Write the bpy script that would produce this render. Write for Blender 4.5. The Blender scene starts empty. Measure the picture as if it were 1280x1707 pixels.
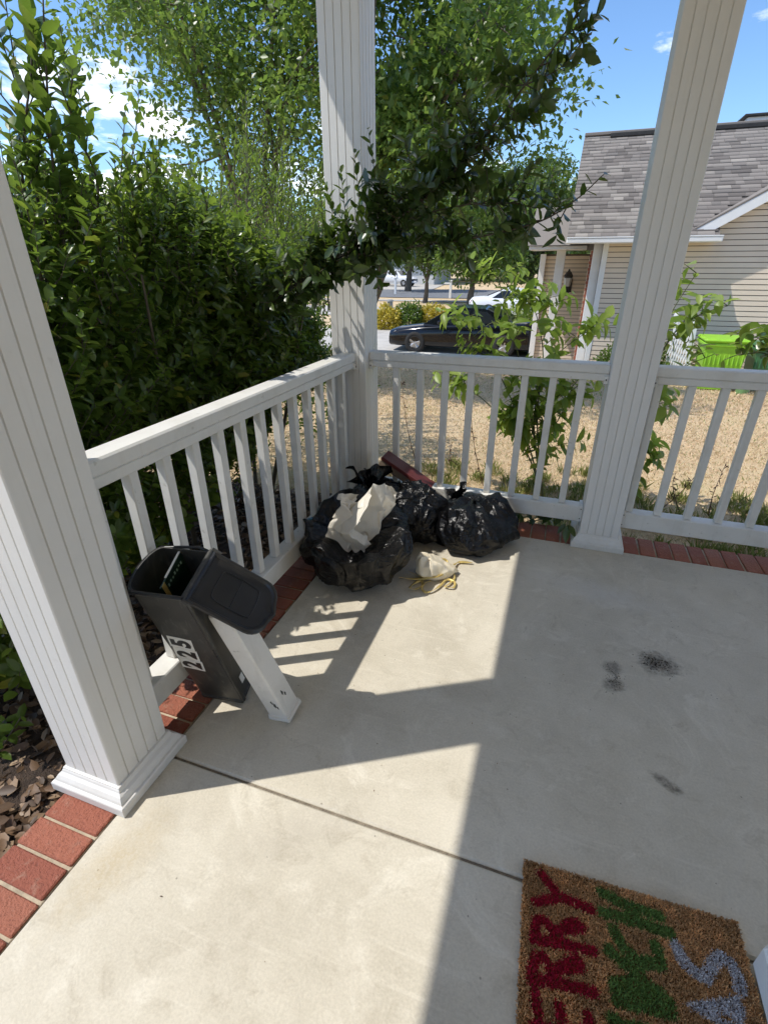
import bpy, math, random
import numpy as np
from mathutils import Matrix, Vector

# ------------------------------------------------------------------ camera, sky, sun, exposure
scn = bpy.context.scene
COL = scn.collection
CAM = Vector((1.1388, -2.7633, 1.4363))
RT = Vector((0.94435924, 0.32890534, -0.00262626))
UP = Vector((-0.14550881, 0.42492177, 0.89345883))
FW = Vector((-0.29497934, 0.84336396, -0.44913742))
cd = bpy.data.cameras.new('camera'); cam = bpy.data.objects.new('camera', cd); COL.objects.link(cam)
cd.sensor_fit = 'VERTICAL'; cd.sensor_height = 36.0; cd.lens = 36.0 * 828.59 / 1707.0
cd.clip_start = 0.05; cd.clip_end = 3000
m = Matrix.Identity(4)
for i in range(3):
    m[i][0] = RT[i]; m[i][1] = UP[i]; m[i][2] = -FW[i]; m[i][3] = CAM[i]
cam.matrix_world = m
scn.camera = cam

SUN = Vector((1.0, 0.57, -1.92)).normalized()          # direction the light travels
sd = bpy.data.lights.new('sun', 'SUN'); sun = bpy.data.objects.new('sun', sd); COL.objects.link(sun)
sd.energy = 2.95; sd.angle = math.radians(0.53); sd.color = (1.0, 0.955, 0.88)
sun.rotation_euler = SUN.to_track_quat('-Z', 'Y').to_euler(); sun.location = (-6, -4, 12)

world = bpy.data.worlds.new('World'); scn.world = world; world.use_nodes = True
wn = world.node_tree.nodes; wl = world.node_tree.links
for n in list(wn): wn.remove(n)
sky = wn.new('ShaderNodeTexSky'); sky.sky_type = 'NISHITA'; sky.sun_disc = False
sky.sun_elevation = math.asin(-SUN.z); sky.sun_rotation = math.atan2(-SUN.x, -SUN.y)
sky.air_density = 1.0; sky.dust_density = 0.3; sky.ozone_density = 2.2
bg = wn.new('ShaderNodeBackground'); bg.inputs['Strength'].default_value = 0.15
wout = wn.new('ShaderNodeOutputWorld')
tc = wn.new('ShaderNodeTexCoord'); sep = wn.new('ShaderNodeSeparateXYZ'); wl.new(tc.outputs['Generated'], sep.inputs[0])
mx = wn.new('ShaderNodeMath'); mx.operation = 'ADD'; wl.new(sep.outputs['Z'], mx.inputs[0]); mx.inputs[1].default_value = 0.16
mxx = wn.new('ShaderNodeMath'); mxx.operation = 'MAXIMUM'; wl.new(mx.outputs[0], mxx.inputs[0]); mxx.inputs[1].default_value = 0.05
vd = wn.new('ShaderNodeVectorMath'); vd.operation = 'DIVIDE'; wl.new(tc.outputs['Generated'], vd.inputs[0])
cmb = wn.new('ShaderNodeCombineXYZ')
for k in range(3): wl.new(mxx.outputs[0], cmb.inputs[k])
wl.new(cmb.outputs[0], vd.inputs[1])
mp = wn.new('ShaderNodeMapping'); mp.inputs['Location'].default_value = (9.4, 8.1, 0.0); wl.new(vd.outputs[0], mp.inputs[0])
cn = wn.new('ShaderNodeTexNoise'); cn.inputs['Scale'].default_value = 1.15; cn.inputs['Detail'].default_value = 9
cn.inputs['Roughness'].default_value = 0.58; wl.new(mp.outputs[0], cn.inputs['Vector'])
cr = wn.new('ShaderNodeValToRGB'); cr.color_ramp.elements[0].position = 0.555; cr.color_ramp.elements[1].position = 0.66
wl.new(cn.outputs['Fac'], cr.inputs[0])
cm = wn.new('ShaderNodeMixRGB'); wl.new(cr.outputs[0], cm.inputs[0]); 
tint = wn.new('ShaderNodeMixRGB'); tint.blend_type = 'MULTIPLY'; tint.inputs[0].default_value = 1.0; tint.inputs[2].default_value = (0.67, 0.82, 0.97, 1)
wl.new(sky.outputs[0], tint.inputs[1]); wl.new(tint.outputs[0], cm.inputs[1])
cm.inputs[2].default_value = (10.6, 10.4, 10.0, 1)
wl.new(cm.outputs[0], bg.inputs['Color']); wl.new(bg.outputs[0], wout.inputs[0])

scn.view_settings.view_transform = 'Standard'; scn.view_settings.look = 'None'
scn.view_settings.gamma = 1.0; scn.view_settings.exposure = 0.57; scn.view_settings.use_curve_mapping = False
scn.render.engine = 'CYCLES'
scn.render.resolution_x = 767; scn.render.resolution_y = 1024
try:
    scn.cycles.max_bounces = 10; scn.cycles.diffuse_bounces = 6; scn.cycles.transparent_max_bounces = 8
    scn.cycles.use_denoising = True
except Exception: pass

# ------------------------------------------------------------------ helpers
rng = np.random.default_rng(7)
random.seed(7)
def A(*a): return np.array(a, float)
def nrm(v):
    v = np.asarray(v, float); return v / (np.linalg.norm(v, axis=-1, keepdims=True) + 1e-12)

def mesh_np(name, V, F, mat=None, smooth=False):
    """V (n,3), F (m,k) uniform polygons"""
    V = np.ascontiguousarray(V, np.float32); F = np.ascontiguousarray(F, np.int32)
    me = bpy.data.meshes.new(name)
    me.vertices.add(len(V)); me.vertices.foreach_set('co', V.ravel())
    k = F.shape[1]
    me.loops.add(F.size); me.loops.foreach_set('vertex_index', F.ravel())
    me.polygons.add(len(F)); me.polygons.foreach_set('loop_start', np.arange(0, F.size, k, dtype=np.int32))
    me.polygons.foreach_set('loop_total', np.full(len(F), k, np.int32))
    if smooth: me.polygons.foreach_set('use_smooth', np.ones(len(F), bool))
    me.update(calc_edges=True)
    if mat: me.materials.append(mat)
    return me

def mesh_py(name, V, F, mat=None, smooth=False):
    me = bpy.data.meshes.new(name); me.from_pydata([tuple(map(float, v)) for v in V], [], [tuple(f) for f in F])
    if smooth:
        for p in me.polygons: p.use_smooth = True
    me.update()
    if mat: me.materials.append(mat)
    return me

def tag(o, label=None, cat=None, group=None, kind=None):
    if label: o['label'] = label
    if cat: o['category'] = cat
    if group: o['group'] = group
    if kind: o['kind'] = kind
    return o

DEPTH = {}
def obj(name, me, parent=None, M=None):
    """all meshes are written in world space; a part cancels its thing's location"""
    o = bpy.data.objects.new(name, me); COL.objects.link(o)
    M = M if M is not None else Matrix.Identity(4)
    if parent is not None:
        o.parent = parent
        M = DEPTH[parent.name].inverted() @ M
        DEPTH[o.name] = DEPTH[parent.name] @ M
    else:
        DEPTH[o.name] = M.copy()
    o.matrix_basis = M
    return o

def thing(name, loc, label, cat, group=None, kind=None):
    o = bpy.data.objects.new(name, None); COL.objects.link(o); o.location = loc
    o.empty_display_size = 0.1
    DEPTH[o.name] = Matrix.Translation(loc)
    return tag(o, label, cat, group, kind)

def chamfer_box(sx, sy, sz, b, origin=(0, 0, 0)):
    """box centred on origin with chamfered edges: 24 verts, 26 faces"""
    hx, hy, hz = sx / 2, sy / 2, sz / 2
    V = []; idx = {}
    for x in (-1, 1):
        for y in (-1, 1):
            for z in (-1, 1):
                for ax in range(3):
                    p = [x * (hx - b), y * (hy - b), z * (hz - b)]
                    p[ax] = (x * hx, y * hy, z * hz)[ax]
                    idx[(x, y, z, ax)] = len(V); V.append([p[0] + origin[0], p[1] + origin[1], p[2] + origin[2]])
    F = []
    for s in (-1, 1):
        f = [idx[(s, -1, -1, 0)], idx[(s, 1, -1, 0)], idx[(s, 1, 1, 0)], idx[(s, -1, 1, 0)]]; F.append(f if s > 0 else f[::-1])
        f = [idx[(-1, s, -1, 1)], idx[(-1, s, 1, 1)], idx[(1, s, 1, 1)], idx[(1, s, -1, 1)]]; F.append(f if s > 0 else f[::-1])
        f = [idx[(-1, -1, s, 2)], idx[(1, -1, s, 2)], idx[(1, 1, s, 2)], idx[(-1, 1, s, 2)]]; F.append(f if s > 0 else f[::-1])
    for x in (-1, 1):
        for y in (-1, 1):
            f = [idx[(x, y, -1, 0)], idx[(x, y, -1, 1)], idx[(x, y, 1, 1)], idx[(x, y, 1, 0)]]; F.append(f if x * y > 0 else f[::-1])
            f = [idx[(x, -1, y, 0)], idx[(x, 1, y, 0)], idx[(x, 1, y, 2)], idx[(x, -1, y, 2)]]; F.append(f if x * y > 0 else f[::-1])
            f = [idx[(-1, x, y, 1)], idx[(-1, x, y, 2)], idx[(1, x, y, 2)], idx[(1, x, y, 1)]]; F.append(f if x * y > 0 else f[::-1])
    for x in (-1, 1):
        for y in (-1, 1):
            for z in (-1, 1):
                f = [idx[(x, y, z, 0)], idx[(x, y, z, 1)], idx[(x, y, z, 2)]]; F.append(f if x * y * z > 0 else f[::-1])
    return V, F

def box(name, x0, x1, y0, y1, z0, z1, mat, parent=None, b=0.003):
    V, F = chamfer_box(x1 - x0, y1 - y0, z1 - z0, b, ((x0 + x1) / 2, (y0 + y1) / 2, (z0 + z1) / 2))
    return obj(name, mesh_py(name, V, F, mat), parent)

def obox(name, c, ax, dims, mat, parent=None, b=0.003):
    """oriented box, ax = three unit axes"""
    V, F = chamfer_box(*dims, b)
    a = np.array(ax, float); V = np.array(V) @ a + np.array(c)
    if np.linalg.det(a) < 0: F = [f[::-1] for f in F]
    return obj(name, mesh_py(name, V, F, mat), parent)

def tube_arrays(pts, rad, k=6, off=0):
    pts = np.asarray(pts, float); n = len(pts)
    rad = np.broadcast_to(np.asarray(rad, float), (n,))
    t = np.gradient(pts, axis=0); t = nrm(t)
    ref = A(0, 0, 1) if abs(t[0, 2]) < 0.9 else A(1, 0, 0)
    V = []; u = None
    for i in range(n):
        if u is None: u = nrm(np.cross(ref, t[i]))
        else: u = nrm(u - t[i] * (u @ t[i]))
        w = np.cross(t[i], u)
        ang = np.arange(k) * 2 * np.pi / k
        V.append(pts[i] + rad[i] * (np.cos(ang)[:, None] * u + np.sin(ang)[:, None] * w))
    V = np.concatenate(V)
    i = np.arange(n - 1)[:, None]; j = np.arange(k)[None, :]; j2 = (j + 1) % k
    F = np.stack([i * k + j, i * k + j2, (i + 1) * k + j2, (i + 1) * k + j], -1).reshape(-1, 4) + off
    return V, F

class Tubes:
    def __init__(s): s.V = []; s.F = []; s.n = 0
    def add(s, pts, rad, k=5):
        V, F = tube_arrays(pts, rad, k, s.n); s.V.append(V); s.F.append(F); s.n += len(V)
    def mesh(s, name, mat): return mesh_np(name, np.concatenate(s.V), np.concatenate(s.F), mat, True)

def curve(pts, n=12):
    """Catmull-Rom through points"""
    P = np.asarray(pts, float); P = np.vstack([2 * P[0] - P[1], P, 2 * P[-1] - P[-2]])
    out = []
    for i in range(1, len(P) - 2):
        for t in np.linspace(0, 1, n, endpoint=False):
            p0, p1, p2, p3 = P[i - 1:i + 3]
            out.append(0.5 * ((2 * p1) + (-p0 + p2) * t + (2 * p0 - 5 * p1 + 4 * p2 - p3) * t * t + (-p0 + 3 * p1 - 3 * p2 + p3) * t ** 3))
    out.append(P[-2]); return np.array(out)

# value noise in numpy
_perm = np.random.default_rng(3).random(4096 * 4)
def vnoise(p):
    p = np.asarray(p, float); i = np.floor(p).astype(np.int64); f = p - i; f = f * f * f * (f * (f * 6 - 15) + 10)
    def h(x, y, z): return _perm[((x * 374761393 + y * 668265263 + z * 2147483647 + (x ^ (y << 5) ^ (z << 11)) * 1274126177) >> 7) & 16383]
    x, y, z = i[..., 0], i[..., 1], i[..., 2]; fx, fy, fz = f[..., 0], f[..., 1], f[..., 2]
    def L(a, b, t): return a + (b - a) * t
    return L(L(L(h(x, y, z), h(x + 1, y, z), fx), L(h(x, y + 1, z), h(x + 1, y + 1, z), fx), fy),
             L(L(h(x, y, z + 1), h(x + 1, y, z + 1), fx), L(h(x, y + 1, z + 1), h(x + 1, y + 1, z + 1), fx), fy), fz)
def ridged(p): return 1 - np.abs(2 * vnoise(p) - 1)

# leaves ------------------------------------------------------------
LT = np.array([[0, 0, 0], [.48, 0, -.035], [1, 0, -.1], [.25, .40, .05], [.68, .40, .02], [.25, -.40, .05], [.68, -.40, .02]])
LF = np.array([[0, 1, 3], [1, 4, 3], [1, 2, 4], [0, 5, 1], [1, 5, 6], [1, 6, 2]])
DT = np.array([[0, 0, 0], [.45, .5, .06], [1, 0, -.06], [.45, -.5, .06]])
DF = np.array([[0, 2, 1], [0, 3, 2]])
def leaf_arrays(base, d, nn, L, wr=0.42, tmpl='leaf'):
    T, F = (LT, LF) if tmpl == 'leaf' else (DT, DF)
    d = nrm(d); side = nrm(np.cross(nn, d)); nn = np.cross(d, side)
    L = np.asarray(L, float)[:, None, None]
    wr = np.broadcast_to(np.asarray(wr, float), (len(base),))[:, None, None]
    V = base[:, None, :] + L * (T[None, :, 0:1] * d[:, None, :] + T[None, :, 1:2] * wr * 1.25 * side[:, None, :] + T[None, :, 2:3] * nn[:, None, :])
    n, k = len(base), len(T)
    Fa = (F[None] + (np.arange(n) * k)[:, None, None]).reshape(-1, 3)
    return V.reshape(-1, 3), Fa
def leaf_mesh(name, base, d, nn, L, mat, wr=0.42, tmpl='leaf'):
    V, F = leaf_arrays(base, d, nn, L, wr, tmpl); return mesh_np(name, V, F, mat, tmpl == 'leaf')
def unit_leaf(name, mat, wr, droop=0.1, fold=0.05):
    xs = [0, .12, .3, .5, .72, .9, 1]; ws = [0, .26, .46, .5, .36, .13, 0]
    V = []; F = []
    for x, w in zip(xs, ws):
        z = -droop * x * x
        V += [(x, w * wr, z + fold * w * 2), (x, 0, z), (x, -w * wr, z + fold * w * 2)]
    for i in range(len(xs) - 1):
        a = i * 3; b = a + 3
        F += [(a, a + 1, b + 1, b), (a + 1, a + 2, b + 2, b + 1)]
    return mesh_py(name, V, F, mat, True)
def leaf_matrix(base, d, nn, L):
    d = nrm(d); s = nrm(np.cross(nn, d)); n2 = np.cross(d, s)
    M = Matrix.Identity(4)
    for i in range(3): M[i][0] = d[i] * L; M[i][1] = s[i] * L; M[i][2] = n2[i] * L; M[i][3] = base[i]
    return M

# ------------------------------------------------------------------ materials
class NT:
    def __init__(s, name):
        s.m = bpy.data.materials.new(name); s.m.use_nodes = True; s.t = s.m.node_tree
        s.b = s.t.nodes['Principled BSDF']; s.o = s.t.nodes['Material Output']
    def n(s, typ, **kw):
        x = s.t.nodes.new('ShaderNode' + typ)
        for k, v in kw.items():
            if k in x.inputs.keys(): x.inputs[k].default_value = v
            else: setattr(x, k, v)
        return x
    def l(s, a, b): s.t.links.new(a, b)
    def noise(s, scale, detail=4, rough=0.55, vec=None, dist=0.0):
        x = s.n('TexNoise'); x.inputs['Scale'].default_value = scale; x.inputs['Detail'].default_value = detail
        x.inputs['Roughness'].default_value = rough; x.inputs['Distortion'].default_value = dist
        s.l(vec if vec is not None else s.pos(), x.inputs['Vector']); return x.outputs['Fac']
    def pos(s):
        if not hasattr(s, '_p'): s._p = s.n('NewGeometry').outputs['Position']
        return s._p
    def ocoord(s):
        return s.n('TexCoord').outputs['Object']
    def ramp(s, fac, stops):
        r = s.n('ValToRGB'); e = r.color_ramp.elements
        while len(e) < len(stops): e.new(0.5)
        for el, (p, c) in zip(e, stops): el.position = p; el.color = (*c, 1) if len(c) == 3 else c
        s.l(fac, r.inputs[0]); return r.outputs[0]
    def mix(s, fac, a, b, mode='MIX'):
        x = s.n('MixRGB'); x.blend_type = mode
        for sock, v in ((x.inputs[0], fac), (x.inputs[1], a), (x.inputs[2], b)):
            if isinstance(v, (int, float)): sock.default_value = v
            elif isinstance(v, tuple): sock.default_value = (*v, 1) if len(v) == 3 else v
            else: s.l(v, sock)
        return x.outputs[0]
    def math(s, op, a, b=0.0):
        x = s.n('Math'); x.operation = op
        for sock, v in ((x.inputs[0], a), (x.inputs[1], b)):
            if isinstance(v, (int, float)): sock.default_value = v
            else: s.l(v, sock)
        return x.outputs[0]
    def bump(s, h, strength=0.3, dist=0.01):
        x = s.n('Bump'); x.inputs['Strength'].default_value = strength; x.inputs['Distance'].default_value = dist
        s.l(h, x.inputs['Height']); s.l(x.outputs[0], s.b.inputs['Normal']); return x
    def set(s, color=None, rough=None, metal=None, spec=None, coat=None):
        for k, v in (('Base Color', color), ('Roughness', rough), ('Metallic', metal), ('Specular IOR Level', spec), ('Coat Weight', coat)):
            if v is None: continue
            if isinstance(v, (int, float)): s.b.inputs[k].default_value = v
            elif isinstance(v, tuple): s.b.inputs[k].default_value = (*v, 1)
            else: s.l(v, s.b.inputs[k])
        return s.m
    def rand(s):
        """one random number for each island and each object"""
        g = s.n('NewGeometry'); o = s.n('ObjectInfo')
        return s.math('FRACT', s.math('ADD', g.outputs['Random Per Island'], o.outputs['Random']))

def m_white(name, c=(0.74, 0.73, 0.70), dirt=0.25, rough=0.42):
    t = NT(name); n = t.noise(9, 6, 0.65); n2 = t.noise(70, 3)
    g = t.ramp(n, [(0.45, (0, 0, 0)), (0.78, (1, 1, 1))])
    col = t.mix(t.math('MULTIPLY', g, dirt), c, (0.50, 0.47, 0.40))
    sp = t.ramp(t.noise(38, 2, 0.5), [(0.70, (0, 0, 0)), (0.76, (1, 1, 1))])
    col = t.mix(t.math('MULTIPLY', sp, dirt * 0.9), col, (0.33, 0.31, 0.25))
    mpw = t.n('Mapping'); mpw.inputs['Scale'].default_value = (26, 26, 1.1); t.l(t.pos(), mpw.inputs[0])
    st = t.ramp(t.noise(1.0, 5, 0.65, mpw.outputs[0]), [(0.56, (0,) * 3), (0.74, (1,) * 3)])
    col = t.mix(t.math('MULTIPLY', st, 0.10 + dirt * 0.35), col, (0.46, 0.43, 0.36))
    sz_ = t.n('SeparateXYZ'); t.l(t.pos(), sz_.inputs[0])
    lowm = t.ramp(t.math('ADD', sz_.outputs['Z'], t.math('MULTIPLY', t.noise(11, 5, 0.7), 0.22)), [(0.10, (1,) * 3), (0.24, (0,) * 3)])
    col = t.mix(t.math('MULTIPLY', lowm, 0.30), col, (0.36, 0.32, 0.25))
    t.bump(n2, 0.06, 0.004)
    return t.set(col, rough)
M_WHITE = m_white('white_painted_vinyl', dirt=0.10)
M_RAIL = m_white('weathered_white_rail', (0.72, 0.71, 0.67), 0.42)
M_POST = m_white('dirty_white_post', (0.76, 0.73, 0.67), 0.55, 0.5)

def m_concrete():
    t = NT('broom_finished_concrete'); p = t.pos()
    big = t.noise(1.3, 6, 0.65, dist=0.6); mid = t.noise(6, 6, 0.65, dist=0.7); fine = t.noise(150, 3, 0.6); sw = t.noise(2.6, 8, 0.72, dist=2.4)
    c = t.ramp(big, [(0.30, (0.393, 0.348, 0.266)), (0.50, (0.525, 0.478, 0.379)), (0.70, (0.622, 0.572, 0.467))])
    c = t.mix(t.ramp(mid, [(0.40, (0.0,) * 3), (0.72, (0.6,) * 3)]), c, (0.658, 0.607, 0.500))
    c = t.mix(t.ramp(sw, [(0.54, (0.0,) * 3), (0.66, (0.55,) * 3)]), c, (0.745, 0.701, 0.592))
    c = t.mix(t.ramp(t.noise(9, 7, 0.72, dist=1.2), [(0.54, (0,) * 3), (0.70, (0.65,) * 3)]), c, (0.362, 0.313, 0.231))
    mp0 = t.n('Mapping'); mp0.inputs['Scale'].default_value = (3, 46, 1); mp0.inputs['Rotation'].default_value = (0, 0, 0.5); t.l(p, mp0.inputs[0])
    c = t.mix(t.ramp(t.noise(1.0, 4, 0.6, mp0.outputs[0]), [(0.58, (0,) * 3), (0.72, (0.34,) * 3)]), c, (0.755, 0.706, 0.592))
    c = t.mix(0.28, c, t.ramp(fine, [(0.3, (0.377, 0.338, 0.268)), (0.7, (0.694, 0.637, 0.518))]))
    # small dark specks
    v = t.n('TexVoronoi'); v.inputs['Scale'].default_value = 26; t.l(p, v.inputs['Vector'])
    gate = t.math('GREATER_THAN', t.noise(5.5, 2), 0.55)
    sp = t.math('MULTIPLY', t.math('LESS_THAN', v.outputs['Distance'], 0.07), gate)
    c = t.mix(t.math('MULTIPLY', sp, 0.55), c, (0.12, 0.11, 0.09))
    # dirt marks with their own outline
    def stain(cx, cy, rx, ry, rot, col, amt, lo=0.42):
        nonlocal c
        mp_ = t.n('Mapping'); mp_.vector_type = 'TEXTURE'; mp_.inputs['Location'].default_value = (cx, cy, 0)
        mp_.inputs['Rotation'].default_value = (0, 0, rot); mp_.inputs['Scale'].default_value = (rx, ry, 1); t.l(p, mp_.inputs[0])
        ln = t.n('VectorMath'); ln.operation = 'LENGTH'; t.l(mp_.outputs[0], ln.inputs[0])
        e = t.math('ADD', ln.outputs['Value'], t.math('MULTIPLY', t.math('SUBTRACT', t.noise(26, 5, 0.7), 0.5), 1.3))
        msk = t.ramp(e, [(lo, (1, 1, 1)), (0.95, (0, 0, 0))])
        msk = t.math('MULTIPLY', msk, t.ramp(t.noise(75, 4, 0.7, dist=0.8), [(0.3, (0.35,) * 3), (0.6, (1,) * 3)]))
        c = t.mix(t.math('MULTIPLY', msk, amt), c, col)
    stain(1.675, -0.985, 0.10, 0.085, 0.3, (0.045, 0.04, 0.03), 0.85)
    stain(1.502, -1.07, 0.050, 0.048, 0.2, (0.07, 0.06, 0.045), 0.7)
    stain(1.497, -1.165, 0.055, 0.045, 0.9, (0.07, 0.06, 0.045), 0.72)
    stain(1.632, -1.543, 0.058, 0.024, -0.55, (0.07, 0.055, 0.035), 0.75)
    stain(0.20, -2.28, 0.10, 0.22, -0.3, (0.40, 0.30, 0.15), 0.5, 0.1)
    stain(0.62, -2.05, 0.25, 0.10, 0.6, (0.36, 0.32, 0.26), 0.35, 0.1)
    stain(1.45, -0.55, 0.42, 0.14, -0.15, (0.60, 0.58, 0.54), 0.5, 0.1)
    t.bump(t.math('ADD', t.math('MULTIPLY', fine, 0.5), mid), 0.22, 0.006)
    return t.set(c, 0.82)
M_CONC = m_concrete()

def m_brick():
    t = NT('red_brick'); r = t.rand()
    c = t.ramp(r, [(0.0, (0.34, 0.112, 0.068)), (0.35, (0.40, 0.142, 0.085)), (0.7, (0.29, 0.088, 0.055)), (1.0, (0.42, 0.165, 0.10))])
    n = t.noise(22, 6, 0.7); n2 = t.noise(140, 4, 0.6)
    c = t.mix(t.ramp(n, [(0.56, (0,) * 3), (0.78, (0.5,) * 3)]), c, (0.50, 0.38, 0.28))
    c = t.mix(t.ramp(n2, [(0.28, (0.6,) * 3), (0.45, (0,) * 3)]), c, (0.14, 0.04, 0.03))
    t.bump(t.math('ADD', n, n2), 0.9, 0.010)
    return t.set(c, 0.88)
M_BRICK = m_brick()
def m_simple(name, c, rough=0.6, nscale=20, var=0.25, bump=0.15, bd=0.004, **kw):
    t = NT(name); n = t.noise(nscale, 5, 0.6)
    lo = tuple(x * (1 - var) for x in c); hi = tuple(min(1, x * (1 + var)) for x in c)
    col = t.ramp(n, [(0.3, lo), (0.7, hi)])
    if bump: t.bump(t.noise(nscale * 4, 4), bump, bd)
    return t.set(col, rough, **kw)
M_MORTAR = m_simple('pale_mortar', (0.44, 0.37, 0.27), 0.9, 40, 0.25, 0.5)

def m_leaf(name, stops, rough=0.36, trans=0.35, tcol=(0.30, 0.48, 0.04), spec=0.5):
    t = NT(name); r = t.rand()
    c = t.ramp(r, stops)
    c = t.mix(0.35, c, t.mix(t.noise(30, 3), (0.5,) * 3, (1.5,) * 3), 'MULTIPLY')
    t.set(c, rough, spec=spec)
    tr = t.n('BsdfTranslucent'); t.l(t.mix(0.6, c, tcol), tr.inputs[0])
    ms = t.n('MixShader'); ms.inputs[0].default_value = trans
    t.l(t.b.outputs[0], ms.inputs[1]); t.l(tr.outputs[0], ms.inputs[2]); t.l(ms.outputs[0], t.o.inputs[0])
    return t.m
M_HEDGE = m_leaf('glossy_hedge_leaf', [(0, (0.036, 0.066, 0.016)), (0.5, (0.066, 0.112, 0.024)), (0.85, (0.105, 0.165, 0.034)), (0.965, (0.15, 0.21, 0.04)), (1, (0.30, 0.26, 0.04))], 0.25, 0.42, (0.34, 0.52, 0.06))
M_YOUNG = m_leaf('young_shoot_leaf', [(0, (0.07, 0.13, 0.025)), (0.6, (0.12, 0.20, 0.035)), (1, (0.19, 0.26, 0.05))], 0.32, 0.42, (0.40, 0.55, 0.06))
M_BRANCHLEAF = m_leaf('shade_toned_branch_leaf', [(0, (0.024, 0.044, 0.014)), (0.7, (0.044, 0.074, 0.020)), (1, (0.08, 0.12, 0.03))], 0.34, 0.20)  # leaf colour darkened to stand in for shade under the eave
M_TREE = m_leaf('street_tree_leaf', [(0, (0.042, 0.085, 0.020)), (0.5, (0.080, 0.140, 0.030)), (0.9, (0.135, 0.200, 0.045)), (1, (0.20, 0.19, 0.04))], 0.36, 0.45, (0.34, 0.52, 0.08))
M_FAR = m_leaf('far_tree_leaf', [(0, (0.04, 0.07, 0.022)), (1, (0.09, 0.125, 0.03))], 0.5, 0.3)
M_WEED = m_leaf('sapling_leaf', [(0, (0.15, 0.24, 0.04)), (0.6, (0.23, 0.33, 0.06)), (1, (0.33, 0.41, 0.10))], 0.38, 0.5, (0.45, 0.62, 0.08))
M_YELLOW = m_leaf('golden_shrub_leaf', [(0, (0.30, 0.26, 0.03)), (0.6, (0.55, 0.42, 0.04)), (1, (0.65, 0.52, 0.08))], 0.45, 0.3, (0.7, 0.6, 0.08))
M_LIME = m_leaf('lime_shrub_leaf', [(0, (0.10, 0.16, 0.03)), (0.7, (0.22, 0.27, 0.05)), (1, (0.36, 0.36, 0.08))], 0.45, 0.35)
M_BARK = m_simple('grey_brown_bark', (0.13, 0.105, 0.08), 0.85, 14, 0.4, 0.6, 0.01)
M_STEM = m_simple('dark_shrub_stem', (0.075, 0.062, 0.04), 0.75, 30, 0.35, 0.3)
M_GSTEM = m_simple('green_sapling_stem', (0.12, 0.13, 0.05), 0.6, 30, 0.3, 0.2)
M_LITTER = m_leaf('dry_fallen_leaf', [(0, (0.06, 0.035, 0.018)), (0.4, (0.13, 0.075, 0.04)), (0.75, (0.21, 0.13, 0.075)), (1, (0.30, 0.21, 0.13))], 0.55, 0.08, (0.3, 0.2, 0.1))
M_MULCH = m_simple('dark_mulch', (0.055, 0.036, 0.024), 0.95, 40, 0.5, 0.9, 0.02)

def m_lawn():
    t = NT('dry_lawn_soil'); n = t.noise(0.9, 5, 0.6); n2 = t.noise(30, 5, 0.7)
    c = t.ramp(n, [(0.3, (0.56, 0.40, 0.24)), (0.55, (0.66, 0.49, 0.29)), (0.75, (0.56, 0.47, 0.23))])
    c = t.mix(0.5, c, t.ramp(n2, [(0.3, (0.40, 0.29, 0.16)), (0.7, (0.78, 0.61, 0.38))]))
    t.bump(n2, 0.9, 0.03); return t.set(c, 0.95)
M_LAWN = m_lawn()
M_GRASS = m_leaf('dry_grass_blade', [(0, (0.66, 0.47, 0.30)), (0.5, (0.82, 0.63, 0.43)), (0.82, (0.66, 0.55, 0.32)), (0.95, (0.26, 0.27, 0.10)), (1, (0.16, 0.20, 0.05))], 0.6, 0.25, (0.5, 0.42, 0.2))
M_ASPHALT = m_simple('grey_asphalt', (0.17, 0.175, 0.185), 0.9, 3, 0.2, 0.3)
M_DRIVE = m_simple('driveway_concrete', (0.46, 0.43, 0.38), 0.85, 2, 0.15, 0.2)
def m_siding():
    t = NT('beige_vinyl_siding'); n = t.noise(3, 4); c = t.ramp(n, [(0.3, (0.68, 0.57, 0.45)), (0.7, (0.73, 0.615, 0.49))])
    return t.set(c, 0.55)
M_SIDING = m_siding()
def m_shingle():
    t = NT('weathered_wood_shingle'); r = t.rand()
    c = t.ramp(r, [(0, (0.145, 0.127, 0.112)), (0.3, (0.225, 0.197, 0.174)), (0.6, (0.30, 0.265, 0.232)), (0.85, (0.19, 0.17, 0.152)), (1, (0.375, 0.335, 0.29))])
    c = t.mix(0.5, c, t.mix(t.noise(60, 4, 0.7), (0.55,) * 3, (1.4,) * 3), 'MULTIPLY')
    return t.set(c, 0.92)
M_SHINGLE = m_shingle()
M_TRIM = m_simple('white_trim_paint', (0.78, 0.78, 0.77), 0.5, 6, 0.04, 0)
M_DARK = m_simple('dark_recess', (0.03, 0.028, 0.026), 0.7, 10, 0.3, 0)

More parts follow.
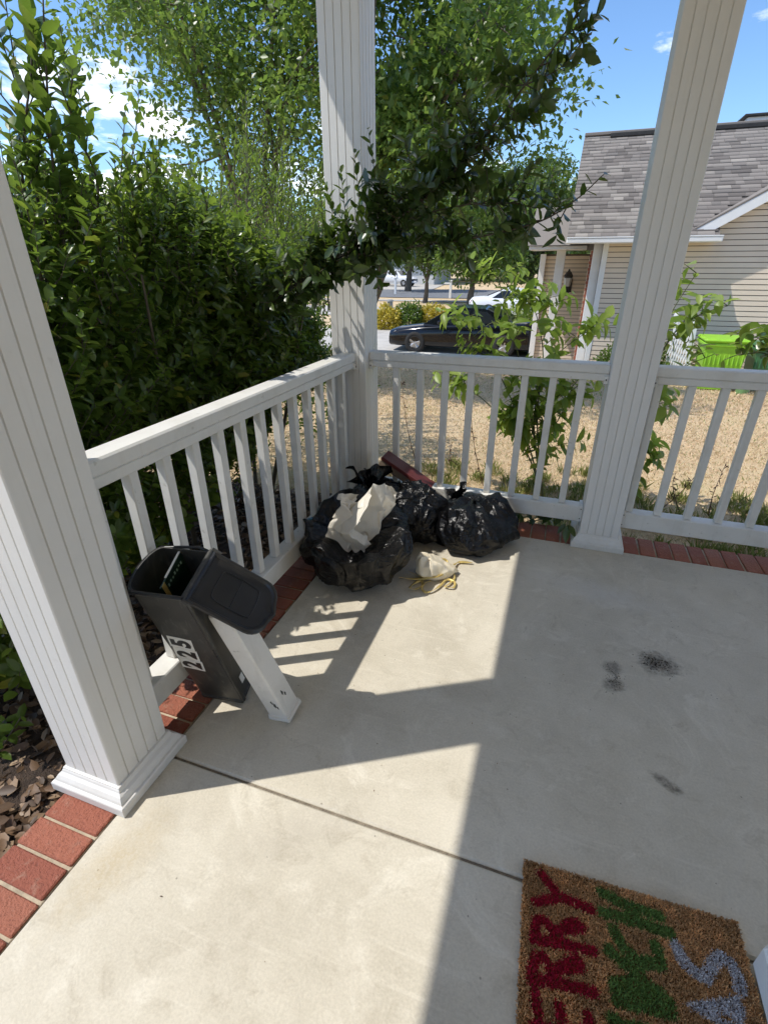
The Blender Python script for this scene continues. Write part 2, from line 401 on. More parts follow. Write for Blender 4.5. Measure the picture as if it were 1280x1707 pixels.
def m_bag():
    t = NT('black_bin_bag_film')
    n1 = t.noise(16, 3, 0.5, dist=1.8); n2 = t.noise(55, 2, 0.5, dist=1.5)
    h = t.math('ADD', t.math('ABSOLUTE', t.math('SUBTRACT', n1, 0.5)), t.math('MULTIPLY', t.math('ABSOLUTE', t.math('SUBTRACT', n2, 0.5)), 0.25))
    t.bump(h, 0.42, 0.03)
    return t.set((0.0035, 0.0035, 0.004), t.ramp(n1, [(0.3, (0.15,) * 3), (0.7, (0.28,) * 3)]), spec=0.36)
M_BAG = m_bag()
def m_liner():
    t = NT('white_plastic_liner'); n = t.noise(16, 4, 0.6, dist=1.0)
    t.bump(n, 0.35, 0.012); t.set((0.80, 0.76, 0.67), 0.45)
    tr = t.n('BsdfTranslucent'); tr.inputs[0].default_value = (0.8, 0.72, 0.58, 1)
    ms = t.n('MixShader'); ms.inputs[0].default_value = 0.2
    t.l(t.b.outputs[0], ms.inputs[1]); t.l(tr.outputs[0], ms.inputs[2]); t.l(ms.outputs[0], t.o.inputs[0]); return t.m
M_LINER = m_liner()
def m_mailbox():
    t = NT('scuffed_black_plastic'); o = t.pos()
    mp_ = t.n('Mapping'); mp_.inputs['Scale'].default_value = (60, 60, 5); t.l(o, mp_.inputs[0])
    s = t.noise(1.0, 5, 0.6, mp_.outputs[0], 0.6); n = t.noise(12, 5, 0.6)
    c = t.ramp(n, [(0.3, (0.026, 0.0255, 0.024)), (0.75, (0.066, 0.064, 0.057))])
    c = t.mix(t.ramp(s, [(0.56, (0,) * 3), (0.72, (0.5,) * 3)]), c, (0.16, 0.155, 0.14))
    t.bump(t.noise(300, 2), 0.15, 0.002)
    return t.set(c, t.ramp(n, [(0.3, (0.42,) * 3), (0.7, (0.6,) * 3)]))
M_MAIL = m_mailbox()
M_MAILIN = m_simple('glossy_black_plastic', (0.018, 0.018, 0.018), 0.32, 12, 0.3, 0.05)
M_STICKER = m_simple('white_sticker', (0.78, 0.78, 0.75), 0.4, 30, 0.05, 0)
M_INK = m_simple('black_ink', (0.012, 0.012, 0.012), 0.5, 30, 0.1, 0)
M_RED = m_simple('dark_red_card', (0.125, 0.026, 0.024), 0.5, 18, 0.15, 0.1)
M_CARD = m_simple('brown_card', (0.20, 0.15, 0.11), 0.8, 18, 0.15, 0.1)
def m_satin():
    t = NT('cream_satin'); n = t.noise(9, 3, 0.5, dist=0.8); t.bump(n, 0.25, 0.02)
    return t.set(t.ramp(n, [(0.3, (0.70, 0.60, 0.42)), (0.7, (0.82, 0.75, 0.60))]), 0.33, spec=0.6)
M_SATIN = m_satin()
M_GOLD = m_simple('gold_ribbon', (0.66, 0.50, 0.17), 0.34, 30, 0.2, 0.15, metal=0.35)
M_COIR = m_simple('coir_backing', (0.16, 0.085, 0.032), 0.95, 60, 0.4, 0.8, 0.01)
def m_fibre():
    t = NT('coir_fibre'); a = t.n('Attribute'); a.attribute_name = 'fibre'
    r = t.rand(); c = t.mix(1.0, a.outputs['Color'], t.mix(r, (0.55,) * 3, (1.45,) * 3), 'MULTIPLY')
    return t.set(c, 0.75, spec=0.25)
M_FIBRE = m_fibre()

# ------------------------------------------------------------------ porch floor, brick border, ground
def ground_z(x, y):
    """gentle fall from the porch towards the neighbouring drive"""
    y = np.asarray(y, float)
    return -0.10 - 1.10 * np.clip((y - 0.2) / 13.0, 0, 1) + 0.0 * x

H = 0.10          # half a column
LCOL = -2.037     # y of the column at the end of the side railing
XCOL = 1.466      # x of the second column along the front

floor = thing('porch_floor', (1.2, -2.5, 0), None, None, kind='structure')
def slab(x0, x1, y0, y1):
    return box('concrete_slab', x0, x1, y0, y1, -0.16, 0.0, M_CONC, floor, 0.006)
slab(0.104, 4.6, -1.955, -0.1035); slab(0.104, 4.6, -6.2, -1.9635)
box('slab_bed', 0.10, 4.6, -6.2, -0.1, -0.30, -0.009, m_simple('joint_grit', (0.20, 0.17, 0.13), 0.95, 60, 0.4, 0.4), floor, 0.002)

border = thing('brick_border', (0, 0, -0.1), None, None, kind='structure')
box('mortar_bed', -0.102, 0.096, -6.2, 0.094, -0.40, -0.013, M_MORTAR, border, 0.003)
box('mortar_bed', 0.0965, 4.6, -0.0955, 0.094, -0.40, -0.013, M_MORTAR, border, 0.003)
bv = []
for k in range(4):
    V, F = chamfer_box(0.196, 0.0738, 0.06, 0.0035)
    V = np.array(V); V += (vnoise(V * 40 + k * 9.1)[:, None] - 0.5) * 0.004
    bv.append(mesh_py('brick', V, F, M_BRICK))
PITCH = 0.0832
def brick(cx, cy, rz, i):
    M = Matrix.Translation((cx + random.uniform(-.0025, .0025), cy, -0.0335 + random.uniform(-.0025, .0015))) @ Matrix.Rotation(rz + random.uniform(-.012, .012), 4, 'Z')
    obj('brick', bv[i % 4], border, M)
i = 0
y = -2.20
while y > -3.6: brick(-0.004, y, 0, i); y -= PITCH; i += 1
y = -2.20 + PITCH
while y < 0.09: brick(-0.004, y, 0, random.randrange(4)); y += PITCH
x = 0.1445
while x < 3.1: brick(x, 0.0, math.pi / 2, random.randrange(4)); x += 0.0838

# ground sheet to the horizon
def grid(name, xs, ys, zf, mat, kind):
    X, Y = np.meshgrid(xs, ys, indexing='ij'); Z = zf(X, Y)
    V = np.stack([X, Y, Z], -1).reshape(-1, 3); ny = len(ys)
    i = np.arange(len(xs) - 1)[:, None]; j = np.arange(ny - 1)[None]
    F = np.stack([i * ny + j, (i + 1) * ny + j, (i + 1) * ny + j + 1, i * ny + j + 1], -1).reshape(-1, 4)
    o = obj(name, mesh_np(name, V, F, mat, True)); o['kind'] = kind; return o
xs = np.concatenate([np.linspace(-900, -14, 24), np.linspace(-13, 14, 110), np.linspace(15, 900, 24)])
ys = np.concatenate([np.linspace(-300, -9, 12), np.linspace(-8, 16, 100), np.linspace(18, 1200, 40)])
grid('lawn', xs, ys, lambda X, Y: ground_z(X, Y) + 0.02 * (vnoise(np.stack([X * 1.3, Y * 1.3, 0 * X], -1)) - .5) - 0.03, M_LAWN, 'structure')
mb = grid('mulch_bed', np.linspace(-1.45, -0.104, 34), np.linspace(-6, 0.12, 84),
          lambda X, Y: ground_z(X, Y) + 0.012 + 0.05 * vnoise(np.stack([X * 7, Y * 7, 0 * X], -1)), M_MULCH, 'structure')
def sheet(name, pts, dz, mat):
    V = [(x, y, float(ground_z(x, y)) + dz) for x, y in pts]
    o = obj(name, mesh_py(name, V, [tuple(range(len(V)))], mat)); o['kind'] = 'structure'; return o
sheet('driveway', [(-16, 13.0), (2.2, 13.0), (2.2, 19.0), (-16, 19.0)], 0.012, M_DRIVE)
sheet('parking_apron', [(-26, 24.5), (2, 24.5), (6, 30.5), (-26, 30.5)], 0.012, M_DRIVE)
sheet('sidewalk', [(-60, 34.2), (40, 38.2), (40, 39.6), (-60, 35.4)], 0.014, M_DRIVE)
sheet('street', [(-70, 38.5), (40, 42.0), (40, 58.0), (-70, 50.0)], 0.010, M_ASPHALT)
sheet('far_driveway', [(-24, 52.0), (-13, 53.0), (-16, 76), (-28, 74)], 0.016, M_DRIVE)

# ------------------------------------------------------------------ the house this porch belongs to
house = thing('house', (3.2, -4.0, 0), 'white trimmed house wall and roof sheltering the concrete porch', 'house')
box('wall', 1.80, 5.2, -6.2, -2.02, 0.0, 2.83, M_SIDING, house, 0.01)
box('corner_trim', 1.775, 1.93, -2.16, -1.995, 0.105, 2.825, M_TRIM, house, 0.006)
box('trim_plinth', 1.742, 1.95, -2.30, -1.958, 0.0, 0.105, M_TRIM, house, 0.018)
box('porch_ceiling', -0.40, 5.2, -6.2, 0.12, 2.83, 2.86, M_TRIM, house, 0.004)
box('beam', -0.095, 0.095, -6.2, 0.095, 2.58, 2.828, M_TRIM, house, 0.004)
box('beam', 0.097, 5.2, -0.095, 0.095, 2.58, 2.827, M_TRIM, house, 0.004)
box('fascia', -0.43, -0.402, -6.2, 0.15, 2.85, 3.02, M_TRIM, house, 0.004)
box('fascia', -0.40, 5.2, 0.122, 0.15, 2.85, 3.02, M_TRIM, house, 0.004)
V = [(-.40, -6.2, 3.0), (-.40, .12, 3.0), (5.2, .12, 3.0), (5.2, -6.2, 3.0), (2.8, -6.2, 3.9), (2.8, -1.6, 3.9)]
obj('roof', mesh_py('roof', V, [(0, 1, 5, 4), (1, 2, 5), (2, 3, 4, 5), (3, 2, 1, 0), (0, 4, 3)], M_SHINGLE), house)

# ------------------------------------------------------------------ columns
def column_shaft(c=H, z0=0.05, z1=2.58):
    pts = []
    gx = [-0.06, -0.02, 0.02, 0.06]
    for k in range(4):
        R = np.array([[math.cos(k * math.pi / 2), -math.sin(k * math.pi / 2)], [math.sin(k * math.pi / 2), math.cos(k * math.pi / 2)]])
        line = [(-c + 0.003, -c)]
        for g in gx: line += [(g - .0026, -c), (g - .0012, -c + .005), (g + .0012, -c + .005), (g + .0026, -c)]
        line += [(c - 0.003, -c)]
        pts += [tuple(R @ np.array(q)) for q in line]
    n = len(pts)
    V = [(x, y, z0) for x, y in pts] + [(x, y, z1) for x, y in pts]
    F = [(i, (i + 1) % n, n + (i + 1) % n, n + i) for i in range(n)] + [tuple(range(n))[::-1], tuple(range(n, 2 * n))]
    return mesh_py('shaft', V, F, M_WHITE)
def square_rings(name, rings, mat):
    V = []; F = []
    for s, z in rings: V += [(-s, -s, z), (s, -s, z), (s, s, z), (-s, s, z)]
    for i in range(len(rings) - 1):
        for j in range(4): F.append((i * 4 + j, i * 4 + (j + 1) % 4, i * 4 + 4 + (j + 1) % 4, i * 4 + 4 + j))
    F.append((3, 2, 1, 0)); k = (len(rings) - 1) * 4; F.append((k, k + 1, k + 2, k + 3))
    return mesh_py(name, V, F, mat)
SH = column_shaft()
BASE = square_rings('base_moulding', [(.135, 0.0), (.137, .003), (.137, .030), (.1345, .034), (.128, .036), (.1255, .044), (.119, .055), (.111, .062), (.109, .068), (.1065, .072), (.1065, .076), (.1006, .0775)], M_WHITE)
def column(x, y, label):
    t = thing('porch_column', (x, y, 0), label, 'column', 'porch columns')
    M = Matrix.Translation((x, y, 0))
    obj('shaft', SH, t, M); obj('base_moulding', BASE, t, M); return t
column(0, LCOL, 'white grooved porch column with a black mailbox leaning beside it')
column(0, 0, 'white grooved corner porch column where the two railings meet behind the rubbish bags')
column(XCOL, 0, 'white grooved porch column between two railing sections facing the neighbouring house')

# ------------------------------------------------------------------ railings
CAPZ, SUBZ, LT_, LB = 0.985, 0.904, 0.206, 0.114
bal_me = {}
def railing(p0, p1, axis, balpos, label):
    """axis 'y': side railing on x=0, axis 'x': front railing on y=0"""
    L = p1 - p0; c = (p0 + p1) / 2
    loc = (0, c, 0) if axis == 'y' else (c, 0, 0)
    t = thing('porch_railing', loc, label, 'railing', 'white porch railings')
    def rail(name, w, z0, z1, b, a0=p0, a1=p1):
        if axis == 'y': return box(name, -w, w, a0, a1, z0, z1, M_RAIL, t, b)
        return box(name, a0, a1, -w, w, z0, z1, M_RAIL, t, b)
    rail('top_rail', .043, .938, CAPZ, .006)
    rail('under_rail', .037, SUBZ, .9375, .003)
    rail('bottom_rail', .040, LB, LT_, .004)
    if 'b' not in bal_me:
        V, F = chamfer_box(.036, .036, SUBZ - LT_ - .001, .003, (0, 0, (SUBZ + LT_) / 2)); bal_me['b'] = mesh_py('baluster', V, F, M_RAIL)
    for q in balpos:
        M = Matrix.Translation((0, q, 0)) if axis == 'y' else Matrix.Translation((q, 0, 0))
        obj('baluster', bal_me['b'], t, M @ Matrix.Rotation(random.uniform(-.02, .02), 4, 'Z'))
    for e, s in ((p0, 1), (p1, -1)):
        for z0, z1, w in ((SUBZ - .012, .93, .0465), (LB + .006, LT_ + .008, .0455)):
            a0, a1 = sorted((e + s * .0005, e + s * .020))
            br = rail('bracket', w, z0, z1, .002, a0, a1)
            for zz in (z0 + .018, z1 - .018):
                mid = (a0 + a1) / 2
                if axis == 'y': box('screw', w, w + .002, mid - .003, mid + .003, zz - .003, zz + .003, M_DARK, br, .0008)
                else: box('screw', mid - .003, mid + .003, -w - .002, -w, zz - .003, zz + .003, M_DARK, br, .0008)
    return t
railing(LCOL + H, -H, 'y', [-0.217 - .1388 * k for k in range(13)], 'white side railing with sunlit cap in front of the dark hedge')
railing(H, XCOL - H, 'x', [.252 + .1425 * k for k in range(8)], 'white front railing between corner column and second column with sapling behind')
railing(XCOL + H, 4.5, 'x', [1.600 + .1432 * k for k in range(20)], 'white front railing section facing the green bin and trellis')
LSEED = (5, 33)

# ------------------------------------------------------------------ photograph pixel -> point on a plane
def at(u, v, axis, val):
    d = np.array(FW) + np.array(RT) * (u - 640) / 828.59 - np.array(UP) * (v - 853.5) / 828.59
    return np.array(CAM) + d * ((val - CAM[axis]) / d[axis])

# ------------------------------------------------------------------ mailbox and its post
MO = A(.222, -1.700, .002); Ma = nrm(A(.0231, -.2931, .9558)); Ms = nrm(A(.1247, -.9478, -.2936)); Ms = nrm(Ms - Ma * (Ms @ Ma)); Mn = np.cross(Ma, Ms)
if Mn[0] < 0: Mn = -Mn
ML, MW, MH = .632, .173, .150
def mloc(a, s, n): return MO + Ma * a + Ms * s + Mn * n
def mail_section(inset):
    w0, w1 = -inset, -MW + inset
    pts = [(w0, -inset), (w0, -MH)]
    for k in range(1, 12):
        th = math.pi * k / 12
        pts.append((w0 + (w1 - w0) * (1 - math.cos(th)) / 2, -MH - (0.040 - inset) * math.sin(th)))
    pts += [(w1, -MH), (w1, -inset)]
    return pts
mailbox = thing('mailbox', tuple(mloc(0, -MW / 2, -MH / 2) * A(1, 1, 0)), 'scuffed black plastic mailbox numbered 225 standing on end with its door hanging open', 'mailbox')
def mail_shell():
    V = []; F = []
    so, si = mail_section(0), mail_section(.004); n = len(so)
    for a, sec in ((0, so), (ML, so), (ML, si), (.006, si)):
        V += [mloc(a, s, q) for s, q in sec]
    for r in range(3):
        for j in range(n): F.append((r * n + j, r * n + (j + 1) % n, (r + 1) * n + (j + 1) % n, (r + 1) * n + j))
    F.append(tuple(range(n))[::-1]); F.append(tuple(range(3 * n, 4 * n)))
    return mesh_py('box', V, F, M_MAIL)
obj('box', mail_shell(), mailbox)
# collar around the mouth, ribs along the floor edges, tail sticker
def ring_tube(sec, a, r, name, mat, parent, closed=True):
    P = [mloc(a, s, q) for s, q in sec]; P.append(P[0])
    tb = Tubes(); tb.add(curve(P, 3), r, 6); return obj(name, tb.mesh(name, mat), parent)
ring_tube(mail_section(-.002), ML - .004, .005, 'mouth_rim', M_MAILIN, mailbox)
for s in (-.006, -MW + .006):
    obox('floor_rib', mloc(ML / 2 - .01, s, .006), (Ma, Ms, Mn), (ML - .05, .014, .013), M_MAIL, mailbox, .003)
for k in range(3):
    obox('bolt_hole', mloc(.36 - k * .018, .0012, .006), (Ma, Ms, Mn), (.006, .0012, .006), M_DARK, mailbox, .0004)
obox('tail_band', mloc(.012, -MW / 2, -MH / 2 - .004), (Ma, Ms, Mn), (.022, MW + .006, MH + .014), M_MAIL, mailbox, .004)
obox('paper_label', mloc(.095, -.05, .0016), (Ma, Ms, Mn), (.045, .022, .0012), M_STICKER, mailbox, .0004)
# number plates
def text_mesh(ch, bold):
    c = bpy.data.curves.new('digit', 'FONT'); c.body = ch; c.offset = bold; c.align_x = 'CENTER'; c.align_y = 'CENTER'; c.resolution_u = 4
    o = bpy.data.objects.new('digit', c); COL.objects.link(o)
    me = bpy.data.meshes.new_from_object(o.evaluated_get(bpy.context.evaluated_depsgraph_get()))
    bpy.data.objects.remove(o); return me
ang = math.radians(-8); e1 = Ma * math.cos(ang) + (-Mn) * math.sin(ang); e2 = np.cross(Ms, e1); e2 = -e2 if e2 @ (-Mn) < 0 else e2
for k, ch in enumerate('225'):
    c = mloc(.245 + .0655 * k, .0008, -.108) + (-Mn) * (0.0046 * (k - 1) * -1)
    pl = obox('number_plate', c, (e1, e2, Ms), (.0635, .082, .0014), M_STICKER, mailbox, .0003)
    me = text_mesh(ch, 0.05); co = np.array([v.co[:] for v in me.vertices])
    co[:, :2] -= (co[:, :2].max(0) + co[:, :2].min(0)) / 2
    sc = A(.043, .068) / (co[:, :2].max(0) - co[:, :2].min(0))
    W = c + Ms * .0013 + np.outer(co[:, 0] * sc[0], e1) + np.outer(co[:, 1] * sc[1], e2)
    for v, w in zip(me.vertices, W): v.co = w
    me.materials.clear(); me.materials.append(M_INK); obj('digit', me, pl)
# the open door hinged on the floor edge of the mouth
dN = mloc(ML, 0, .006); dF = mloc(ML, -MW, .006); dd = nrm(A(.196, .063, -.164)); dh = nrm(dF - dN); dd = nrm(dd - dh * (dd @ dh)); dn = np.cross(dh, dd)
if dn[2] < 0: dn = -dn
DL = .248; DW = MW + .014
def door_outline(ins):
    pts = [(ins - .007, .006 + ins)]
    x0, x1 = -.007 + ins, MW + .007 - ins; L1 = DL - ins; r = .055
    pts.append((x0, L1 - r))
    for k in range(1, 6): t = math.pi / 2 * k / 6; pts.append((x0 + r * (1 - math.cos(t)), L1 - r + r * math.sin(t) * 1.0))
    pts.append((x0 + r, L1)); pts.append(((x0 + x1) / 2, L1 + .012)); pts.append((x1 - r, L1))
    for k in range(1, 6): t = math.pi / 2 * (1 - k / 6); pts.append((x1 - r * (1 - math.cos(t)), L1 - r + r * math.sin(t)))
    pts.append((x1, L1 - r)); pts.append((x1, .006 + ins))
    return pts
def dpt(x, y, z): return dN + dh * x + dd * y + dn * z
def door_mesh():
    V = []; F = []
    lv = [(door_outline(0), -.007), (door_outline(0), .004), (door_outline(.006), .008), (door_outline(.010), .0075), (door_outline(.014), .001), (door_outline(.03), .0)]
    n = len(lv[0][0])
    for o, z in lv: V += [dpt(x, y, z) for x, y in o]
    for r in range(len(lv) - 1):
        for j in range(n): F.append((r * n + j, r * n + (j + 1) % n, (r + 1) * n + (j + 1) % n, (r + 1) * n + j))
    F.append(tuple(range(n))[::-1]); F.append(tuple(range((len(lv) - 1) * n, len(lv) * n)))
    return mesh_py('door', V, F, M_MAILIN)
door = obj('door', door_mesh(), mailbox)
tb = Tubes(); q = [(.035, .08), (.035, .17), (.05, .188), (.12, .188), (.138, .17), (.138, .08), (.12, .062), (.05, .062), (.035, .08)]
tb.add(curve([dpt(x, y, .0012) for x, y in q], 5), .0022, 5); tb.add([dpt(.036, .125, .001), dpt(.137, .125, .001)], .0018, 5)
obj('door_panel_bead', tb.mesh('door_panel_bead', M_MAILIN), door)
tb = Tubes(); tb.add([dpt(-.004, 0, 0), dpt(MW + .004, 0, 0)], .007, 8); tb.add([dpt(-.008, .0, .0), dpt(-.008, .03, .0)], .008, 8); tb.add([dpt(MW + .008, .0, .0), dpt(MW + .008, .03, .0)], .008, 8)
obj('hinge', tb.mesh('hinge', M_MAIL), door)
# booklet left in the mouth
mg = thing('booklet', tuple(mloc(.4, -.09, -.06)), 'dark green booklet with pale edge stuck inside the black mailbox', 'booklet')
def mouth(u, v):
    d = np.array(FW) + np.array(RT) * (u - 640) / 828.59 - np.array(UP) * (v - 853.5) / 828.59
    return np.array(CAM) + d * (((mloc(ML - .006, 0, 0) - np.array(CAM)) @ Ma) / (d @ Ma))
E0, E1 = mouth(266, 979), mouth(299, 917); by = nrm(E1 - E0); BW = float(np.linalg.norm(E1 - E0)); bx = Ma; bz = np.cross(bx, by)
bc_ = (E0 + E1) / 2 - bx * .15
obox('cover', bc_, (bx, by, bz), (.29, BW, .005), m_simple('dark_green_cover', (0.012, 0.040, 0.024), 0.3, 10, 0.3, 0), mg, .001)
obox('page_edge', bc_ + bx * .1465 + by * BW * .12, (bx, by, bz), (.003, BW * .72, .0065), M_STICKER, mg, .0005)
sg_ = 1 if bz @ (np.array(CAM) - bc_) > 0 else -1
obox('gold_strip', bc_ + bx * .10 - by * BW * .40 + bz * sg_ * .0032, (bx, by, bz), (.09, BW * .12, .001), M_GOLD, mg, .0003)
M_PRINT = m_simple('pale_green_print', (0.40, 0.55, 0.47), 0.5, 10, 0.1, 0)
for k in range(7):
    obox('printed_mark', bc_ + bx * (.118 + .003 * (k % 2)) + by * (-.26 + k * .10) * BW + bz * sg_ * .0030, (bx, by, bz), (.011 - .002 * (k % 3), .006, .0006), M_PRINT, mg, .0002)

PO = A(.430, -1.728, .012); Pa = nrm(A(-.2373, -.1578, .9585)); Ps = nrm(A(-.0075, -.9864, -.1642)); Ps = nrm(Ps - Pa * (Ps @ Pa)); Pn = np.cross(Pa, Ps); Pn = -Pn if Pn[0] < 0 else Pn
post = thing('mailbox_post', (.39, -1.69, 0), 'dirty white square mailbox post leaning on the black mailbox', 'post')
def ploc(a, s, n): return PO + Pa * a + Ps * s + Pn * n
obox('post_sleeve', ploc(.26, -.0415, -.0415), (Pa, Ps, Pn), (.49, .080, .080), M_POST, post, .006)
obox('end_cap', ploc(.008, -.0415, -.0415), (Pa, Ps, Pn), (.016, .090, .090), M_POST, post, .004)
obox('collar', ploc(.022, -.0415, -.0415), (Pa, Ps, Pn), (.012, .084, .084), M_POST, post, .002)
def flake(c, ax1, ax2, nn, r, seed):
    rr = np.random.default_rng(seed); n = 11; th = np.arange(n) * 2 * np.pi / n
    rad = r * (0.5 + 0.7 * rr.random(n)); P = c + np.outer(np.cos(th) * rad * 0.6, ax1) + np.outer(np.sin(th) * rad * 1.5, ax2) + nn * .0007
    Q = np.vstack([P, P - nn * .002]); F = [tuple(range(n))] + [(i, n + i, n + (i + 1) % n, (i + 1) % n) for i in range(n)]
    me = mesh_py('chipped_patch', Q, F, m_simple('chipped_dark', (0.07, 0.065, 0.05), 0.9, 120, 0.6, 0.3)); obj('chipped_patch', me, post)
flake(ploc(.085, -.0015, -.025), Pn, Pa, Ps, .010, 1); flake(ploc(.098, -.0015, -.033), Pn, Pa, Ps, .007, 2); flake(ploc(.075, -.0015, -.018), Pn, Pa, Ps, .006, 5)
flake(ploc(.115, -.035, -.0015), Ps, Pa, Pn, .009, 3); flake(ploc(.10, -.045, -.0015), Ps, Pa, Pn, .006, 4)

# ------------------------------------------------------------------ rubbish bags
def bag_surface(c, rx, ry, h, seed, k=13, amp=1.0, top=(0, 0), nu=230, nv=120, vmax=1.0, rim=None, fold=0.02):
    u = np.linspace(0, 2 * np.pi, nu, endpoint=False)[:, None]; v = np.linspace(0.001, vmax, nv)[None]
    ph = v * np.pi
    r = np.sin(ph) ** 0.55 * (1 + .08 * np.cos(ph))
    X = r * np.cos(u); Y = r * np.sin(u); Z = ((1 - np.cos(ph)) / 2) ** 0.85 + 0 * u
    up_ = np.clip((v - .35) / .65, 0, 1) ** 1.3
    q = np.stack([X * rx * 8, Y * ry * 8, Z * h * 8], -1) + seed * 7.3
    w = np.stack([vnoise(q * .6 + 31), vnoise(q * .6 + 57), vnoise(q * .6 + 91)], -1) * 2.2
    st = q * A(1.0, 1.0, .38)                                   # creases run down the film
    th = lambda p_, s_: np.clip(1 - np.abs(2 * vnoise(p_) - 1) * s_, 0, 1)
    d = .10 * (vnoise(q * .5) - .5) + .055 * (ridged(q * .55 + w * .5) - .6) + .028 * th(st * .9 + w, 2.2) + .015 * th(st * 1.8 + w * 1.6 + 5, 2.2) + .006 * th(q * 3.0 + w * 2.2 + 9, 2.2) - .018
    d = d * amp + fold * up_ * np.abs(((k * u / (2 * np.pi) + 2.2 * vnoise(np.stack([2 * X + seed, 2 * Y, 1.5 * Z], -1))) % 1) * 2 - 1) - fold * .5 * up_
    nx, ny, nz = np.cos(u) * np.sin(ph), np.sin(u) * np.sin(ph), -np.cos(ph)
    P = np.stack([c[0] + rx * X + d * nx + top[0] * Z ** 2, c[1] + ry * Y + d * ny + top[1] * Z ** 2, h * Z + d * nz * .8], -1)
    if rim is not None: P = rim(P, u, v)
    P[..., 2] = np.where(P[..., 2] < .012, .003 + .009 * np.clip(P[..., 2] / .012 + .5, 0, 1), P[..., 2])
    return P
def grid_faces(nu, nv):
    i = np.arange(nu)[:, None]; j = np.arange(nv - 1)[None]; i2 = (i + 1) % nu
    return np.stack([i * nv + j, i2 * nv + j, i2 * nv + j + 1, i * nv + j + 1], -1).reshape(-1, 4)
def clampx(P):
    return P
def bag_object(name, P, mat, parent=None):
    nu, nv = P.shape[:2]
    return obj(name, mesh_np(name, P.reshape(-1, 3), grid_faces(nu, nv), mat, True), parent)
def no_rail(P):
    """film pressed against the rails and balusters"""
    P[..., 0] = np.maximum(P[..., 0], .050 + .004 * vnoise(P * 30)); P[..., 1] = np.minimum(P[..., 1], -.052)
    return P
def tuft(c, d, r, L, seed, k=7):
    """gathered neck of a bag: a flared, crumpled cone of film"""
    d = nrm(d); s = nrm(np.cross(d, A(0, .3, 1))); t = np.cross(d, s)
    nu, nv = 90, 30; u = np.linspace(0, 2 * np.pi, nu, endpoint=False)[:, None]; v = np.linspace(0, 1, nv)[None]
    rad = r * (.55 - .35 * np.sin(v * np.pi * .8) + .75 * v ** 2) * (1 + .35 * v * np.cos(k * u + seed) + .25 * v * np.cos((k + 4) * u + 2 * seed))
    ln = L * (v + .22 * v * np.cos(3 * u + seed) + .15 * v * np.sin(5 * u))
    P = c + ln[..., None] * d + (rad * np.cos(u))[..., None] * s + (rad * np.sin(u))[..., None] * t
    P += (vnoise(P * 22 + seed)[..., None] - .5) * .03 * v[..., None]
    return no_rail(P)

# open bag with white liner
def open_rim(P, u, v):
    t = np.clip((v - .62) / .38, 0, 1)                       # the last part folds over and goes inside
    cx, cy = .284, -.772
    dx, dy = P[..., 0] - cx, P[..., 1] - cy
    k = 1 - .18 * t
    rimz = .29 + .075 * np.sin(u - .6) + .03 * np.cos(3 * u + .4) + .018 * np.cos(7 * u)
    z = np.where(t > 0, rimz + .02 * np.sin(t * np.pi * .9) * (1 - t) + (.245 - rimz) * t ** 1.2 - .03 * np.sin(t * np.pi), np.minimum(P[..., 2], rimz))
    ang_r = .235 + .018 * np.cos(5 * u + 1) + .012 * np.cos(11 * u)
    rr = np.sqrt(dx * dx + dy * dy) + 1e-6
    tgt = np.where(t > 0, ang_r * (1 - .96 * t), rr)
    bl = np.clip((v - .55) / .1, 0, 1)
    f = (rr * (1 - bl) + tgt * bl) / rr
    P[..., 0] = cx + dx * f; P[..., 1] = cy + dy * f
    q = P * 30
    P[..., 2] = z * bl + P[..., 2] * (1 - bl) + .018 * (ridged(q * .6) - .5) * bl
    return P
b1 = thing('rubbish_bag', (.29, -.735, 0), 'open black rubbish bag slumped on the floor with white liner bulging out', 'rubbish bag', 'black rubbish bags in the porch corner')
P1 = no_rail(bag_surface(A(.284, -.772), .262, .285, .38, 1.0, 9, .8, (0, .02), vmax=1.0, rim=open_rim, fold=.03))
bag_object('bag_film', P1, M_BAG, b1)
b2 = thing('rubbish_bag', (.40, -.30, 0), 'black rubbish bag wedged behind the others against the corner column', 'rubbish bag', 'black rubbish bags in the porch corner')
P2 = no_rail(bag_surface(A(.410, -.300), .275, .205, .31, 2.7, 9, .9, (-.03, -.02), fold=.03))
bag_object('bag_film', P2, M_BAG, b2)
bag_object('gathered_neck', tuft(A(.22, -.36, .25), A(-.08, .10, .6), .085, .13, 1.3), M_BAG, b2)
b3 = thing('rubbish_bag', (.82, -.26, 0), 'glossy crumpled black rubbish bag lying beside the cream pouch', 'rubbish bag', 'black rubbish bags in the porch corner')
P3 = no_rail(bag_surface(A(.825, -.265), .215, .205, .235, 5.3, 8, .85, (-.03, .02), fold=.03))
bag_object('bag_film', P3, M_BAG, b3)
bag_object('gathered_neck', tuft(A(.70, -.16, .17), A(-.25, .1, .55), .05, .09, 2.1), M_BAG, b3)
tb = Tubes(); tb.add(curve([(.66, -.30, .16), (.655, -.33, .13), (.67, -.345, .10), (.66, -.33, .08)], 6), [.004] * 19, 5)
obj('tie_string', tb.mesh('tie_string', M_GOLD), b3)

